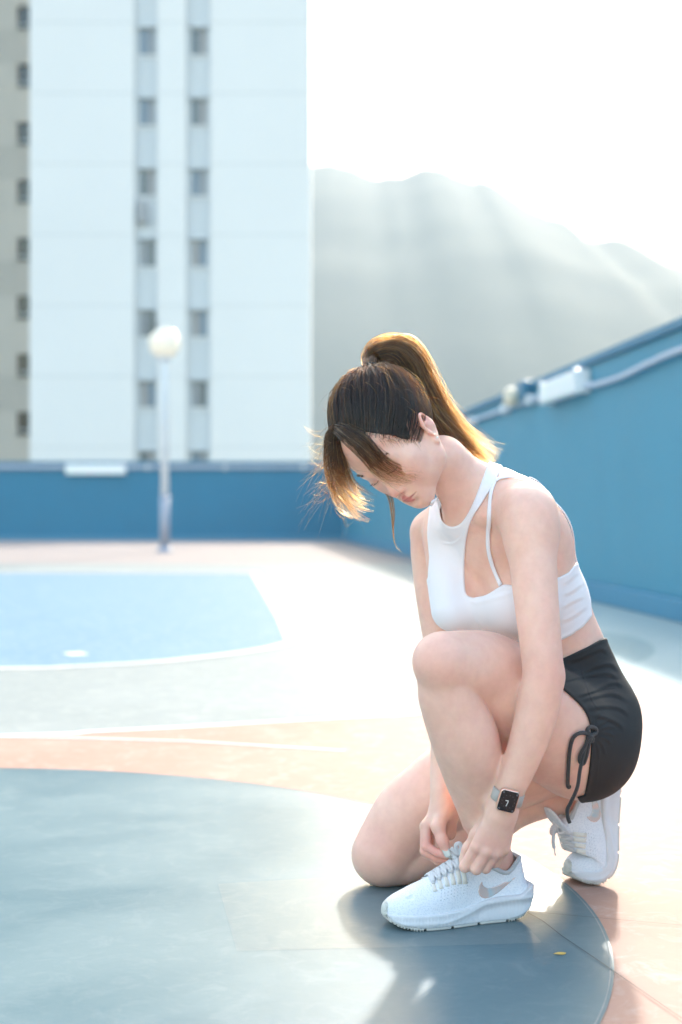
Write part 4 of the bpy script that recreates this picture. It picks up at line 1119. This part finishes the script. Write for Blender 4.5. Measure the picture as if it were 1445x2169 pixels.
# loose lace bows
def ribbon(name, pts, r_, parent, up=(0, -1, .2), flat=.3, m=m_lace, n=6):
    pts = catmull(pts, n); return MB().tube([q - PW for q in pts], r_, 8, flat, up).build(name, m, parent, True)
YL = 2.545
ribbon('lace', [P(974, 1822, 2.55), P(962, 1812, YL), P(950, 1807, YL), P(945, 1806, 2.55)], .0036, sh1)
ribbon('lace', [P(978, 1826, 2.55), P(966, 1818, 2.54), P(952, 1811, 2.553)], .0032, sh1)
ribbon('lace', [P(974, 1820, 2.55), P(968, 1804, YL), P(966, 1790, YL), P(974, 1787, YL), P(976, 1797, YL), P(972, 1808, YL), P(962, 1803, YL), P(955, 1796, YL)], .0038, sh1)
ribbon('lace', [P(972, 1816, 2.55), P(980, 1806, 2.54), P(988, 1800, 2.53), P(985, 1812, 2.53), P(975, 1822, 2.54)], .0036, sh1)
YR = 2.80
ribbon('lace', [P(1196, 1748, YR), P(1182, 1745, 2.79), P(1170, 1752, 2.785), P(1168, 1765, 2.785), P(1176, 1762, 2.79), P(1184, 1750, 2.795)], .0034, sh2)
ribbon('lace', [P(1180, 1742, 2.79), P(1172, 1740, 2.785), P(1178, 1748, 2.785), P(1188, 1752, 2.785), P(1194, 1762, 2.785), P(1184, 1764, 2.785), P(1178, 1750, 2.79)], .0032, sh2)
ribbon('lace', [P(1176, 1748, 2.785), P(1173, 1765, 2.78), P(1172, 1785, 2.78), P(1174, 1797, 2.78)], .0034, sh2)
ribbon('lace', [P(1173, 1792, 2.78), P(1175, 1803, 2.78), P(1177, 1812, 2.78)], .0013, sh2, flat=1)
# short sock
sk = Grp(); sk.u(Cap(P(1049, 1838, 2.588), P(1058, 1868, 2.60), .0335, .0335), .01)
v, q = mesh_sdf(lambda p, c=None, r=0: smax(sk(p, c, r), p[:, 2] - (CAM_H - (1848 - CY)/F_PX*2.59) - .25*(p[:, 0] - P(1050, 1848, 2.59)[0]), .002), np.arange(.22, .36, .002), np.arange(2.52, 2.68, .002), np.arange(.04, .14, .002), 20)
put('ankle_sock', np_mesh('ankle_sock', v - PW, q), m_lining, person)
# ================================================================== WATCH, NAILS, EARRING
wr = bpy.data.objects.new('wristwatch', None); C.objects.link(wr); wr.parent = person; wr['label'] = 'square watch with black face, rose gold case and pale band'
wd = unit(P(1063, 1720, 2.455) - P(1100, 1600, 2.44))                 # along the forearm, to the hand
wc0 = P(1076, 1696, 2.452)
wn_ = unit(V3(.10, .02, 1.0)); wn_ = unit(wn_ - wd*(wn_ @ wd)); wx_ = unit(np.cross(wd, wn_))
if wx_ @ V3(1, 0, 0) < 0: wx_ = -wx_
hp = hit(lambda p: armN(p), 1074, 1692)[0]
Wc = hp + wn_*.0075
def WQ(a, b, c_): return Wc + wx_*a + wd*b + wn_*c_ - PW
def wbox(name, hx, hy, z0, z1, rad, m, parent):
    # rounded slab
    n_ = 8; v = []; f = []
    ring = []
    for cx_, cy_, a0 in ((hx-rad, hy-rad, 0), (-hx+rad, hy-rad, 90), (-hx+rad, -hy+rad, 180), (hx-rad, -hy+rad, 270)):
        for k in range(n_): a_ = R(a0 + 90*k/(n_-1)); ring.append((cx_ + rad*math.cos(a_), cy_ + rad*math.sin(a_)))
    N = len(ring); lv = [(z0, .93), (z0 + (z1-z0)*.25, 1.0), (z0 + (z1-z0)*.7, 1.0), (z1 - (z1-z0)*.08, .965), (z1, .91)]
    for z, k in lv:
        for a_, b_2 in ring: v.append(WQ(a_*k, b_2*k, z))
    for j in range(len(lv)-1):
        for i in range(N): f.append((j*N+i, j*N+(i+1) % N, (j+1)*N+(i+1) % N, (j+1)*N+i))
    f.append(tuple(range(N))[::-1]); f.append(tuple((len(lv)-1)*N + i for i in range(N)))
    me_ = mesh(name, v, f, False); bm = bmesh.new(); bm.from_mesh(me_); bmesh.ops.recalc_face_normals(bm, faces=bm.faces); bm.to_mesh(me_); bm.free()
    for p_ in me_.polygons: p_.use_smooth = len(p_.vertices) == 4
    return put(name, me_, m, parent)
m_rose = mat('rose gold aluminium', (.85, .55, .45), .28, Metallic=.9)
m_scr = mat('black watch glass', (.012, .012, .014), .08, Specular_IOR_Level=.6)
m_band = fabric('pale woven band', (.60, .57, .53), (.66, .63, .59), .8, 900, .8)
m_hand = mat('white watch marks', (.8, .8, .78), .4)
m_dim = mat('dim watch marks', (.11, .11, .12), .4)
case = wbox('case', .0172, .0200, -.0050, .0044, .0062, m_rose, wr)
scr = wbox('screen', .0155, .0183, .0040, .0056, .0052, m_scr, wr)
def wline(name, a, b, w, z, m):
    a = np.array(a); b = np.array(b); t = unit(b - a); n_ = np.array([-t[1], t[0]])*w/2
    q = [a + n_, a - n_, b - n_, b + n_]; me_ = mesh(name, [WQ(x, y, z) for x, y in q], [(0, 1, 2, 3)])
    return put(name, me_, m, scr)
wline('watch_hand', (0, 0), (-.0015, .0085), .0011, .0060, m_hand)
wline('watch_hand', (.0005, -.0012), (-.0050, -.0010), .0013, .0061, m_hand)
for k in range(12):
    a_ = k*math.pi/6; wline('hour_mark', (.0105*math.cos(a_), .0105*math.sin(a_)), (.0118*math.cos(a_), .0118*math.sin(a_)), .0006, .0059, m_dim)
for a_, b_2 in ((-.0118, -.0145), (.0118, -.0145), (-.0118, .0145), (.0118, .0145)): wline('hour_mark', (a_ - .0014, b_2), (a_ + .0014, b_2), .0028, .0059, m_dim)
# crown and band
cm_ = [WQ(.004, .0198, -.0005), WQ(.004, .0222, -.0005)]
MB().tube(cm_, .0032, 16).build('crown_button', m_rose, wr, False)
cen = wc0 - wn_*.0; bandv = []; ax_c = np.array(Wc) - wn_*.0310
ring = []
for k in range(49):
    a_ = 2*math.pi*k/48; ring.append(a_)
v = []; f = []
for a_ in ring[:-1]:
    dirv = wx_*math.sin(a_) + wn_*math.cos(a_)
    # distance out from the forearm axis to the skin
    o_ = hp - wn_*.0235
    ts = np.linspace(.010, .05, 90); d_ = armN(o_ + np.outer(ts, dirv)); k_ = np.nonzero(d_ > .0008)[0]; rr_ = ts[k_[0]] if len(k_) else .03
    for (bz_, ro) in ((-.0105, .0006), (-.0098, .0024), (.0098, .0024), (.0105, .0006)): v.append(o_ + dirv*(rr_ + ro) + wd*(bz_ + .002) - PW)
N = 48
for i in range(N):
    j = (i+1) % N
    for k in range(4): f.append((i*4+k, i*4+(k+1) % 4, j*4+(k+1) % 4, j*4+k))
me_ = mesh('band', v, f, True); bm = bmesh.new(); bm.from_mesh(me_); bmesh.ops.recalc_face_normals(bm, faces=bm.faces); bm.to_mesh(me_); bm.free()
put('band', me_, m_band, wr)
# nails
m_nail = mat('pale grey nail varnish', (.55, .58, .56), .12, Coat_Weight=.6)
def nail(c0, axis, nrm, ln_, wd_, name='fingernail'):
    axis = unit(axis); nrm = unit(nrm - axis*(np.asarray(nrm) @ axis)); s_ = np.cross(axis, nrm); v = []; f = []; nu, nv = 9, 7
    for i in range(nu):
        u_ = -1 + 2*i/(nu-1)
        for j in range(nv):
            w_ = -1 + 2*j/(nv-1); wx = wd_*w_*math.sqrt(max(0, 1 - abs(u_)**3.0*.75))
            v.append(c0 + axis*(ln_*u_) + s_*wx + nrm*(-.35*wx*wx/wd_ - .0006*u_*u_) - PW)
    for i in range(nu-1):
        for j in range(nv-1): f.append((i*nv+j, i*nv+j+1, (i+1)*nv+j+1, (i+1)*nv+j))
    me_ = mesh(name, v, f, True); o = put(name, me_, m_nail, person)
    md = o.modifiers.new('solid', 'SOLIDIFY'); md.thickness = .0007; md.offset = 1
    return o
hF = lambda p: handF(p)
def nail_at(px, py, px2, py2, ln_, wd_):
    a = hit(hF, px, py, 2.4, 2.7)[0]; b = hit(hF, px2, py2, 2.4, 2.7)[0]; g_ = grad(hF, a[None])[0]
    return nail(a + g_*.0002, b - a, g_, ln_, wd_)
tipT = thF[3]; axT = unit(thF[3] - thF[2]); nail(tipT + V3(-.001, 0, .0072), axT, V3(-.12, .08, 1), .0092, .0066)
for n_ in ('index', 'middle'):
    q_, r_ = fF[n_]; nail(q_[3] + V3(.003, .002, .0052), unit(q_[3] - q_[2]) + V3(.1, 0, .0), V3(0, .55, .8), .0078, .0046)
# earring
eb = EN(1, 23, 7); bm = bmesh.new(); bmesh.ops.create_icosphere(bm, subdivisions=3, radius=.0024); bmesh.ops.translate(bm, verts=bm.verts, vec=Vector(eb - PW)); me_ = bpy.data.meshes.new('ear_stud'); bm.to_mesh(me_); bm.free()
me_.polygons.foreach_set('use_smooth', [True]*len(me_.polygons)); put('ear_stud', me_, mat('pearl', (.85, .82, .76), .15), person)
# ================================================================== HAIR
def hair_mat(name, m0, m1, red=.55, rough=.28, pos=.35, rc=.55):
    m = bpy.data.materials.new(name); m.use_nodes = True; m.node_tree.nodes.clear()
    h = nd(m, 'ShaderNodeBsdfHairPrincipled'); h.parametrization = 'MELANIN'
    h.inputs['Melanin Redness'].default_value = red; h.inputs['Roughness'].default_value = rough; h.inputs['Radial Roughness'].default_value = .35
    h.inputs['Random Color'].default_value = rc; h.inputs['Random Roughness'].default_value = .2
    hi = nd(m, 'ShaderNodeHairInfo'); mr = nd(m, 'ShaderNodeMapRange'); mr.inputs[1].default_value = pos; mr.inputs[2].default_value = 1.0; mr.inputs[3].default_value = m0; mr.inputs[4].default_value = m1
    ln(m, hi.outputs['Intercept'], mr.inputs[0]); ln(m, mr.outputs[0], h.inputs['Melanin'])
    ln(m, hi.outputs['Random'], h.inputs['Random'])
    o = nd(m, 'ShaderNodeOutputMaterial'); ln(m, h.outputs[0], o.inputs['Surface']); return m
mh_dark = hair_mat('dark brown hair', .985, .95, .35, .26)
mh_tail = hair_mat('brown hair with light tips', .86, .40, .85, .3, .12, 1.0)
mh_mid = hair_mat('mid brown hair', .88, .80, .5, .22)
mh_gold = hair_mat('brown hair with painted backlight', .68, .33, .88, .3, .05, 1.0)  # lighter copy of the hair, backlight put into the colour of outer strands
mh_front = hair_mat('front lock hair', .90, .36, .85, .3, .30, 1.0)
mh_fine = hair_mat('fine stray hair', .62, .50, .7, .3)
def strands(name, arr, rad, m, parent, tip=.35):
    """arr: (count, points, 3)"""
    arr = np.asarray(arr, np.float32) - PW.astype(np.float32); n_, k_ = arr.shape[:2]
    cu = bpy.data.hair_curves.new(name); cu.add_curves([k_]*n_)
    cu.attributes['position'].data.foreach_set('vector', arr.reshape(-1))
    ra = cu.attributes.get('radius') or cu.attributes.new('radius', 'FLOAT', 'POINT')
    prof_ = np.interp(np.linspace(0, 1, k_), [0, .6, 1], [1, 1, tip])
    rr_ = (np.asarray(rad).reshape(-1, 1) if hasattr(rad, '__len__') else np.full((n_, 1), rad)) * prof_[None]
    ra.data.foreach_set('value', rr_.astype(np.float32).reshape(-1))
    cu.materials.append(m); o = bpy.data.objects.new(name, cu); C.objects.link(o); o.parent = parent
    return o
ER = np.array([.073, .094, .088]); EC = np.array([0, -2, 12.0])       # skull ellipsoid in head frame
Mh = np.stack([hl, hf, -hd])                                         # rows
def to_world(q): return HC + (EC*.001) @ Mh + (q * ER) @ Mh          # q: unit-sphere coordinates scaled
AZ = np.radians([0, 20, 32, 46, 54, 58, 61, 66, 71, 78, 88, 98, 110, 135, 180]); UL = [56, 53, 44, 16, -7, -26, -38, -41, -30, -18, -10, -26, -50, -64, -70]
def uline(l, f): return np.interp(np.arctan2(np.abs(l)/73, f/94), AZ, UL)
def scalp_f(p, c=None, r=0):
    q = (p - HC) @ Mh.T * 1000; d = head(p, c, r) - .0022
    return smax(d, (uline(q[:, 0], q[:, 1]) + 11 - q[:, 2]) * .001 * .8, .003)
v, q = mesh_sdf(scalp_f, *[np.arange(HC[i] - .125, HC[i] + .125, .0022) for i in range(3)])
qq = (v - HC) @ Mh.T * 1000; 
m_scalp = mat('dark hair base', (.018, .013, .011), .55)
hair = bpy.data.objects.new('hair', None); C.objects.link(hair); hair.parent = person; hair['label'] = 'dark brown hair with caramel tips tied in a high ponytail'
# keep only the outer shell
put('hair_base', np_mesh('hair_base', relax(v, q, 3) - PW, q), m_scalp, hair)
TPq = np.array([.0, -.80, .66]); TPq = TPq / np.linalg.norm(TPq)
TP = to_world(TPq*1.10)
rng = np.random.default_rng(21)
# roots spread over the hair-bearing skull
N1 = 9000; dirs = rng.normal(size=(60000, 3)); dirs /= np.linalg.norm(dirs, axis=1)[:, None]
loc = dirs*ER*1000 + EC; ok = loc[:, 2] > uline(loc[:, 0], loc[:, 1]) + np.abs(rng.normal(0, 4.0, len(loc))) - 3
# leave the ear free
w_ = to_world(dirs); ok &= (np.linalg.norm(w_ - earN.c, axis=1) > .024) & (np.linalg.norm(w_ - earF.c, axis=1) > .024)
dirs = dirs[ok][:N1]
K = 14; t = np.linspace(0, 1, K)
ang = np.arccos(np.clip(dirs @ TPq, -1, 1)); ok = ang > .08; dirs = dirs[ok]; ang = ang[ok]
clump = np.floor(rng.uniform(0, 90, len(dirs)))
tt_ = t[None]*1.0
sl = (np.sin((1-tt_)*ang[:, None])[..., None]*dirs[:, None] + np.sin(tt_*ang[:, None])[..., None]*TPq) / np.sin(ang)[:, None, None]
lay = rng.uniform(0, 1, len(dirs))
fw_ = np.clip((dirs[:, 1] + .1)/.5, 0, 1)*np.clip(np.abs(dirs[:, 0])*1.6, 0, 1)*np.clip((.75 - dirs[:, 2])/.5, 0, 1)
sl = sl + (.75*fw_[:, None]*np.sin(np.pi*tt_)*(1 - tt_)**1.3)[..., None]*np.array([0, -1.0, .1])
sl /= np.linalg.norm(sl, axis=-1)[..., None]
hgt = 1.025 + (.02 + .085*lay[:, None]) * np.sin(np.pi*np.clip(tt_*.9 + .02, 0, 1))**.7 + .045*tt_**2
# wavy groups so that the surface shows locks
az_ = np.arctan2(dirs[:, 0], dirs @ np.cross(TPq, [1, 0, 0]))
hgt += .026*np.sin(az_*23 + ang*3)[:, None]*np.sin(np.pi*tt_) + .014*np.sin(az_*57)[:, None]*np.sin(np.pi*tt_)
hgt += rng.normal(0, .004, (len(dirs), 1))*np.sin(np.pi*tt_)
qs = sl * hgt[..., None]
qs += .010*np.sin(az_*31 + 2*ang)[:, None, None]*np.sin(np.pi*tt_)[..., None]*np.cross(dirs, TPq)[:, None]
W = to_world(qs.reshape(-1, 3)).reshape(len(dirs), K, 3)
tail0 = TP + np.array([0, 0, 0])
W[:, -1] = TP + rng.normal(0, .004, (len(dirs), 3)); W[:, -2] = W[:, -2]*.6 + (TP*.4)
wf = W[:, :9].reshape(-1, 3); dh = np.full(len(wf), .1)
for a_ in range(0, len(wf), 20000): dh[a_:a_+20000] = head(wf[a_:a_+20000])
need = np.clip(.0035 + np.repeat(lay, 9)*.004 - dh, 0, .05)
dirr = wf - HC; dirr /= np.linalg.norm(dirr, axis=1)[:, None]
W[:, :9] += (dirr*need[:, None]).reshape(-1, 9, 3)
strands('pulled_back_hair', W, rng.uniform(.00018, .00036, len(dirs)), mh_dark, hair)
pick = rng.permutation(len(dirs))[:1500]
W2 = TP + (W[pick] - TP)*1.0; bump_ = np.sin(np.pi*t)[None, :, None]
W2 = HC + (W2 - HC)*(1 + .028*bump_*rng.uniform(.3, 1, (len(pick), 1, 1))) + rng.normal(0, .0022, (len(pick), 1, 3))*bump_ + rng.normal(0, .0012, W2.shape)*bump_
strands('loose_top_hair', W2, rng.uniform(.00018, .00034, len(pick)), mh_mid, hair)
# generic tapering lock along a guide
def lock(name, path, wid, n, m, seed, thick=.5, spread=0.0, cut=(.75, 1.0), wave=.0, K=18, rad=(.00010, .00017), sidev=None, lens=None, jit=.0):
    rg = np.random.default_rng(seed); path = np.asarray(path); g = catmull(path, 10); L_ = np.concatenate([[0], np.cumsum(np.linalg.norm(np.diff(g, axis=0), axis=1))]); L_ /= L_[-1]
    wid = np.asarray(wid, float); wt = np.linspace(0, 1, len(wid))
    u = rg.uniform(-1, 1, (n, 2)); rr_ = np.linalg.norm(u, axis=1); u = u[rr_ < 1]; u = u*1.0; n = len(u)
    u = np.sign(u)*np.abs(u)**.9
    e = rg.uniform(cut[0], cut[1], n); ph = rg.uniform(0, 6.28, n); gr_ = u[:, 0]*3 + u[:, 1]*2
    t = np.linspace(0, 1, K)[None]*e[:, None]
    cen = np.stack([np.interp(t, L_, g[:, i]) for i in range(3)], -1)
    tg = np.stack([np.interp(np.minimum(t + .02, 1), L_, g[:, i]) - np.interp(np.maximum(t - .02, 0), L_, g[:, i]) for i in range(3)], -1); tg /= np.linalg.norm(tg, axis=-1)[..., None] + 1e-9
    sv = V3(0, 0, 1) if sidev is None else sidev
    s1 = np.cross(tg, sv); s1 /= np.linalg.norm(s1, axis=-1)[..., None] + 1e-9; s2 = np.cross(tg, s1)
    w = np.interp(t, wt, wid)
    off1 = u[:, :1]*w; off2 = u[:, 1:]*w*thick
    sp_ = spread*np.clip((t - .45)/.55, 0, 1)**1.5*rg.normal(0, 1, (n, 1)); sp2 = spread*.5*np.clip((t - .45)/.55, 0, 1)**1.5*rg.normal(0, 1, (n, 1))
    wv_ = wave*np.sin(t*9 + gr_[:, None]*1.7)*t + jit*np.sin(t*14 + ph[:, None])*t
    pts = cen + s1*(off1 + sp_ + wv_)[..., None] + s2*(off2 + sp2)[..., None]
    return strands(name, pts, rg.uniform(rad[0], rad[1], n), m, hair, .25)
tp = [TP - V3(0, .012, 0), TP + V3(-.002, .010, -.004)]
tail = tp + [P(785, 764, 2.585), P(805, 748, 2.59), P(838, 750, 2.595), P(866, 776, 2.60), P(888, 822, 2.605), P(916, 872, 2.61), P(952, 920, 2.615), P(996, 962, 2.625), P(1042, 994, 2.635)]
lock('ponytail', tail, [.008, .011, .020, .026, .026, .027, .027, .026, .024, .019, .011], 4600, mh_tail, 31, .75, .005, (.62, 1.0), .004, 24, (.00012, .00024))
lock('ponytail_strays', tail, [.009, .014, .030, .040, .040, .042, .043, .042, .038, .034, .028], 420, mh_gold, 32, .8, .016, (.5, 1.0), .008, 24, (.00018, .00030), jit=.006)
# near lock lying across the temple and eye
hh = lambda p: head(p)
def on_face(pts, off):
    pts = np.array(pts, float); h = hit(hh, pts[:, 0], pts[:, 1], 2.3, 2.8); return [P(a, b, h[i][1] - (off if not hasattr(off, '__len__') else off[i])) for i, (a, b) in enumerate(pts)]
nl = on_face([(712, 904), (731, 914), (760, 936), (785, 963), (810, 988), (842, 1007), (880, 1017)], [.004, .016, .018, .018, .014, .012, .010])
rg6 = np.random.default_rng(5)
Yf0 = HD(-12, 78, 56)[1]
fl_top = [P(715, 905, Yf0), P(700, 940, Yf0), P(702, 990, Yf0), P(720, 1045, Yf0), P(765, 1090, Yf0)]
for k in range(8):
    o_ = (k - 3.5)/3.5; f2 = []
    for i, q_ in enumerate(nl):
        a_ = i/(len(nl)-1); sp = .0125*(1 - .25*a_) + .004*math.sin(3*a_)
        f2.append(q_ + V3(.8, .6, 0)*(o_*sp*(.5 + a_)) + V3(rg6.normal(0, .0022)*a_, rg6.normal(0, .0022)*a_, -.003*rg6.random()))
    lock('front_lock', f2, [.007, .008, .0075, .0065, .006, .0045, .0025], 58, mh_front, 541 + k, .5, .0018, (.55 + .12*rg6.random(), 1.03), .0015, 20, (.00012, .00022))
lock('loose_front_strands', nl, [.010, .016, .020, .020, .019, .018, .016], 110, mh_front, 47, .8, .010, (.5, 1.05), .004, 20, (.00016, .00028), jit=.003)
lock('loose_front_strands', fl_top, [.008, .010, .012, .016, .020], 90, mh_gold, 48, .8, .012, (.5, 1.05), .005, 20, (.00014, .00024), jit=.003)
# far lock hanging before the forehead
Yf = HD(-12, 78, 56)[1] - .005
fl_ = [P(726, 893, Yf + .004), P(704, 920, Yf), P(702, 960, Yf + .004), P(708, 1000, Yf + .008), P(720, 1042, Yf + .01), P(742, 1075, Yf + .01), P(775, 1098, Yf + .01)]
rg6 = np.random.default_rng(66)
for k in range(7):          # separate wisps that part towards their tips
    o_ = (k - 3)/3.0; f2 = []
    for i, q_ in enumerate(fl_):
        a_ = i/(len(fl_)-1); f2.append(q_ + V3(.006*o_*(1-a_) + .016*o_*a_ + rg6.normal(0, .0025)*a_, (.012*o_ + rg6.normal(0, .006))*a_*a_, rg6.normal(0, .003)*a_))
    lock('front_lock', f2, [.005, .005, .0055, .0055, .005, .004, .002], 60, mh_front, 142 + k, .7, .0025, (.42 + .2*rg6.random(), 1.03), .003, 20, (.00014, .00026))
fl2 = [P(712, 912, Yf), P(716, 940, Yf + .004), P(728, 985, Yf + .01), P(742, 1025, Yf + .014), P(762, 1052, Yf + .016), P(792, 1068, Yf + .016)]
for k in range(4):
    f2 = [q_ + V3(.007*(k-1.5)*i/5, (.007*(k - 1.5) + rg6.normal(0, .003))*(i/5)**2, 0) for i, q_ in enumerate(fl2)]
    lock('front_lock', f2, [.004, .004, .005, .005, .004, .0015], 70, mh_front, 242 + k, .6, .002, (.5, 1.0), .002, 20, (.00012, .00024))
for k in range(12):          # wisps on the outer side of the ponytail
    f2 = [q_ + V3(.0019*k*min(1, i/4), .0020*k*min(1, i/4) - .010*(i/10)**3*rg6.random(), .0) for i, q_ in enumerate(tail)]
    lock('ponytail_wisp', f2, [.006, .008, .012, .014, .014, .014, .013, .012, .012, .011, .007], 130, mh_gold, 342 + k, .8, .007, (.3 + .05*k, .98), .006, 24, (.00013, .00022))
st_ = [P(812, 1030, 2.52), P(826, 1052, 2.52), P(832, 1085, 2.52), P(833, 1125, 2.52), P(838, 1155, 2.52), P(856, 1174, 2.52)]
lock('thin_strand', st_, [.006, .005, .004, .0015, .001, .001], 90, mh_tail, 44, .5, .001, (.55, 1.0), .0, 18, (.00008, .00012))
# strays round the forehead and crown
rg = np.random.default_rng(77); S_ = []
for i in range(260):
    d = rg.normal(size=3); d /= np.linalg.norm(d)
    if (d*ER*1000 + EC)[2] < float(uline(d[0]*73, d[1]*94)) + 6: continue
    b0 = to_world(d*1.06); nrm_ = unit((d/ER) @ Mh); tang = unit(np.cross(nrm_, rg.normal(size=3))); ln_ = rg.uniform(.015, .05)
    tq = np.linspace(0, 1, 10); S_.append(np.array([b0 + nrm_*ln_*.45*np.sin(a*1.9)*.8 + tang*ln_*a + V3(0, -.012*a*a, 0) for a in tq]))
for i in range(240):       # fine hairs blown forward off the brow
    b0 = P(rg.uniform(690, 716), rg.uniform(900, 1050), Yf + rg.uniform(-.01, .02)); ln_ = rg.uniform(.02, .06); a0 = rg.uniform(-2.6, -1.0) if rg.random() < .6 else rg.uniform(-1.0, .3)
    dx_, dz_ = math.cos(a0 - 1.0)*ln_, math.sin(a0)*ln_; cu_ = rg.normal(0, .02)
    tq = np.linspace(0, 1, 10); S_.append(np.array([b0 + V3(-abs(dx_)*a if rg.random() < 2 and i % 3 else abs(dx_)*a*1.3, dz_*a + cu_*a*a, 0) for a in tq]))
for i in range(110):       # temple and ear baby hair
    px_, py_ = rg.uniform(800, 885), rg.uniform(914, 936); h_ = hit(hh, px_, py_, 2.3, 2.8)[0]; l_ = rg.uniform(.006, .018); a0 = rg.uniform(-.9, .3)
    S_.append(np.array([h_ + V3(math.cos(a0)*l_*a, math.sin(a0)*l_*a - .006*a*a, .0012 + .002*math.sin(3*a)) for a in np.linspace(0, 1, 10)]))
for i in range(60):        # nape
    px_, py_ = rg.uniform(925, 985), 0; py_ = 935 + (px_ - 925)*.55; h_ = P(px_, py_, 2.585); l_ = rg.uniform(.01, .035); a0 = rg.uniform(-1.3, -.4)
    S_.append(np.array([h_ + V3(math.cos(a0)*l_*a, math.sin(a0)*l_*a, .002) for a in np.linspace(0, 1, 10)]))
strands('stray_hair', np.array(S_), .00012, mh_fine, hair)
# brows and lashes
S_ = []
for s_ in (1, -1):
    for i in range(150):
        a = rg.uniform(0, 1); b = HD(s_*(17 + 30*a), 93 - 13*a*a, -14 + 5*math.sin(a*2.4) + rg.normal(0, 1.3)); 
        gg_ = grad(hh, b[None])[0]; b = b - gg_*float(hh(b[None])[0]) 
        S_.append(np.array([b + (hl*s_*6*t_ + (-hd)*2.5*t_*(1 - a))*.001 + gg_*.0006 for t_ in np.linspace(0, 1, 10)]))
    for i in range(46):
        a = rg.uniform(-1, 1); b = HD(s_*(31 + 12.5*a), 90.5 - 5.5*a*a - (2.5*a if a > 0 else 0), -40 + 3*a*a); gg_ = grad(hh, b[None])[0]; b = b - gg_*float(hh(b[None])[0])
        S_.append(np.array([b + (hf*6.5*t_ + hd*(2.5*t_ - 4*t_*t_) + hl*s_*a*3*t_)*.001 for t_ in np.linspace(0, 1, 10)]))
strands('brows_and_lashes', np.array(S_), .00010, mh_dark, hair)
# hair tie
m_tie = mat('black hair tie', (.012, .012, .013), .7)
ax_ = unit(tail[2] - TP); e1 = unit(np.cross(ax_, V3(0, 0, 1))); e2 = np.cross(ax_, e1)
for z_ in (-.002, .002):
    ring = [TP + ax_*(z_ + .006) + (e1*math.cos(a_) + e2*math.sin(a_))*.0125 - PW for a_ in np.linspace(0, 2*math.pi, 25)]
    MB().tube(ring, .0028, 8).build('hair_tie', m_tie, hair, True)
print('done', round(time.time() - T0, 1))
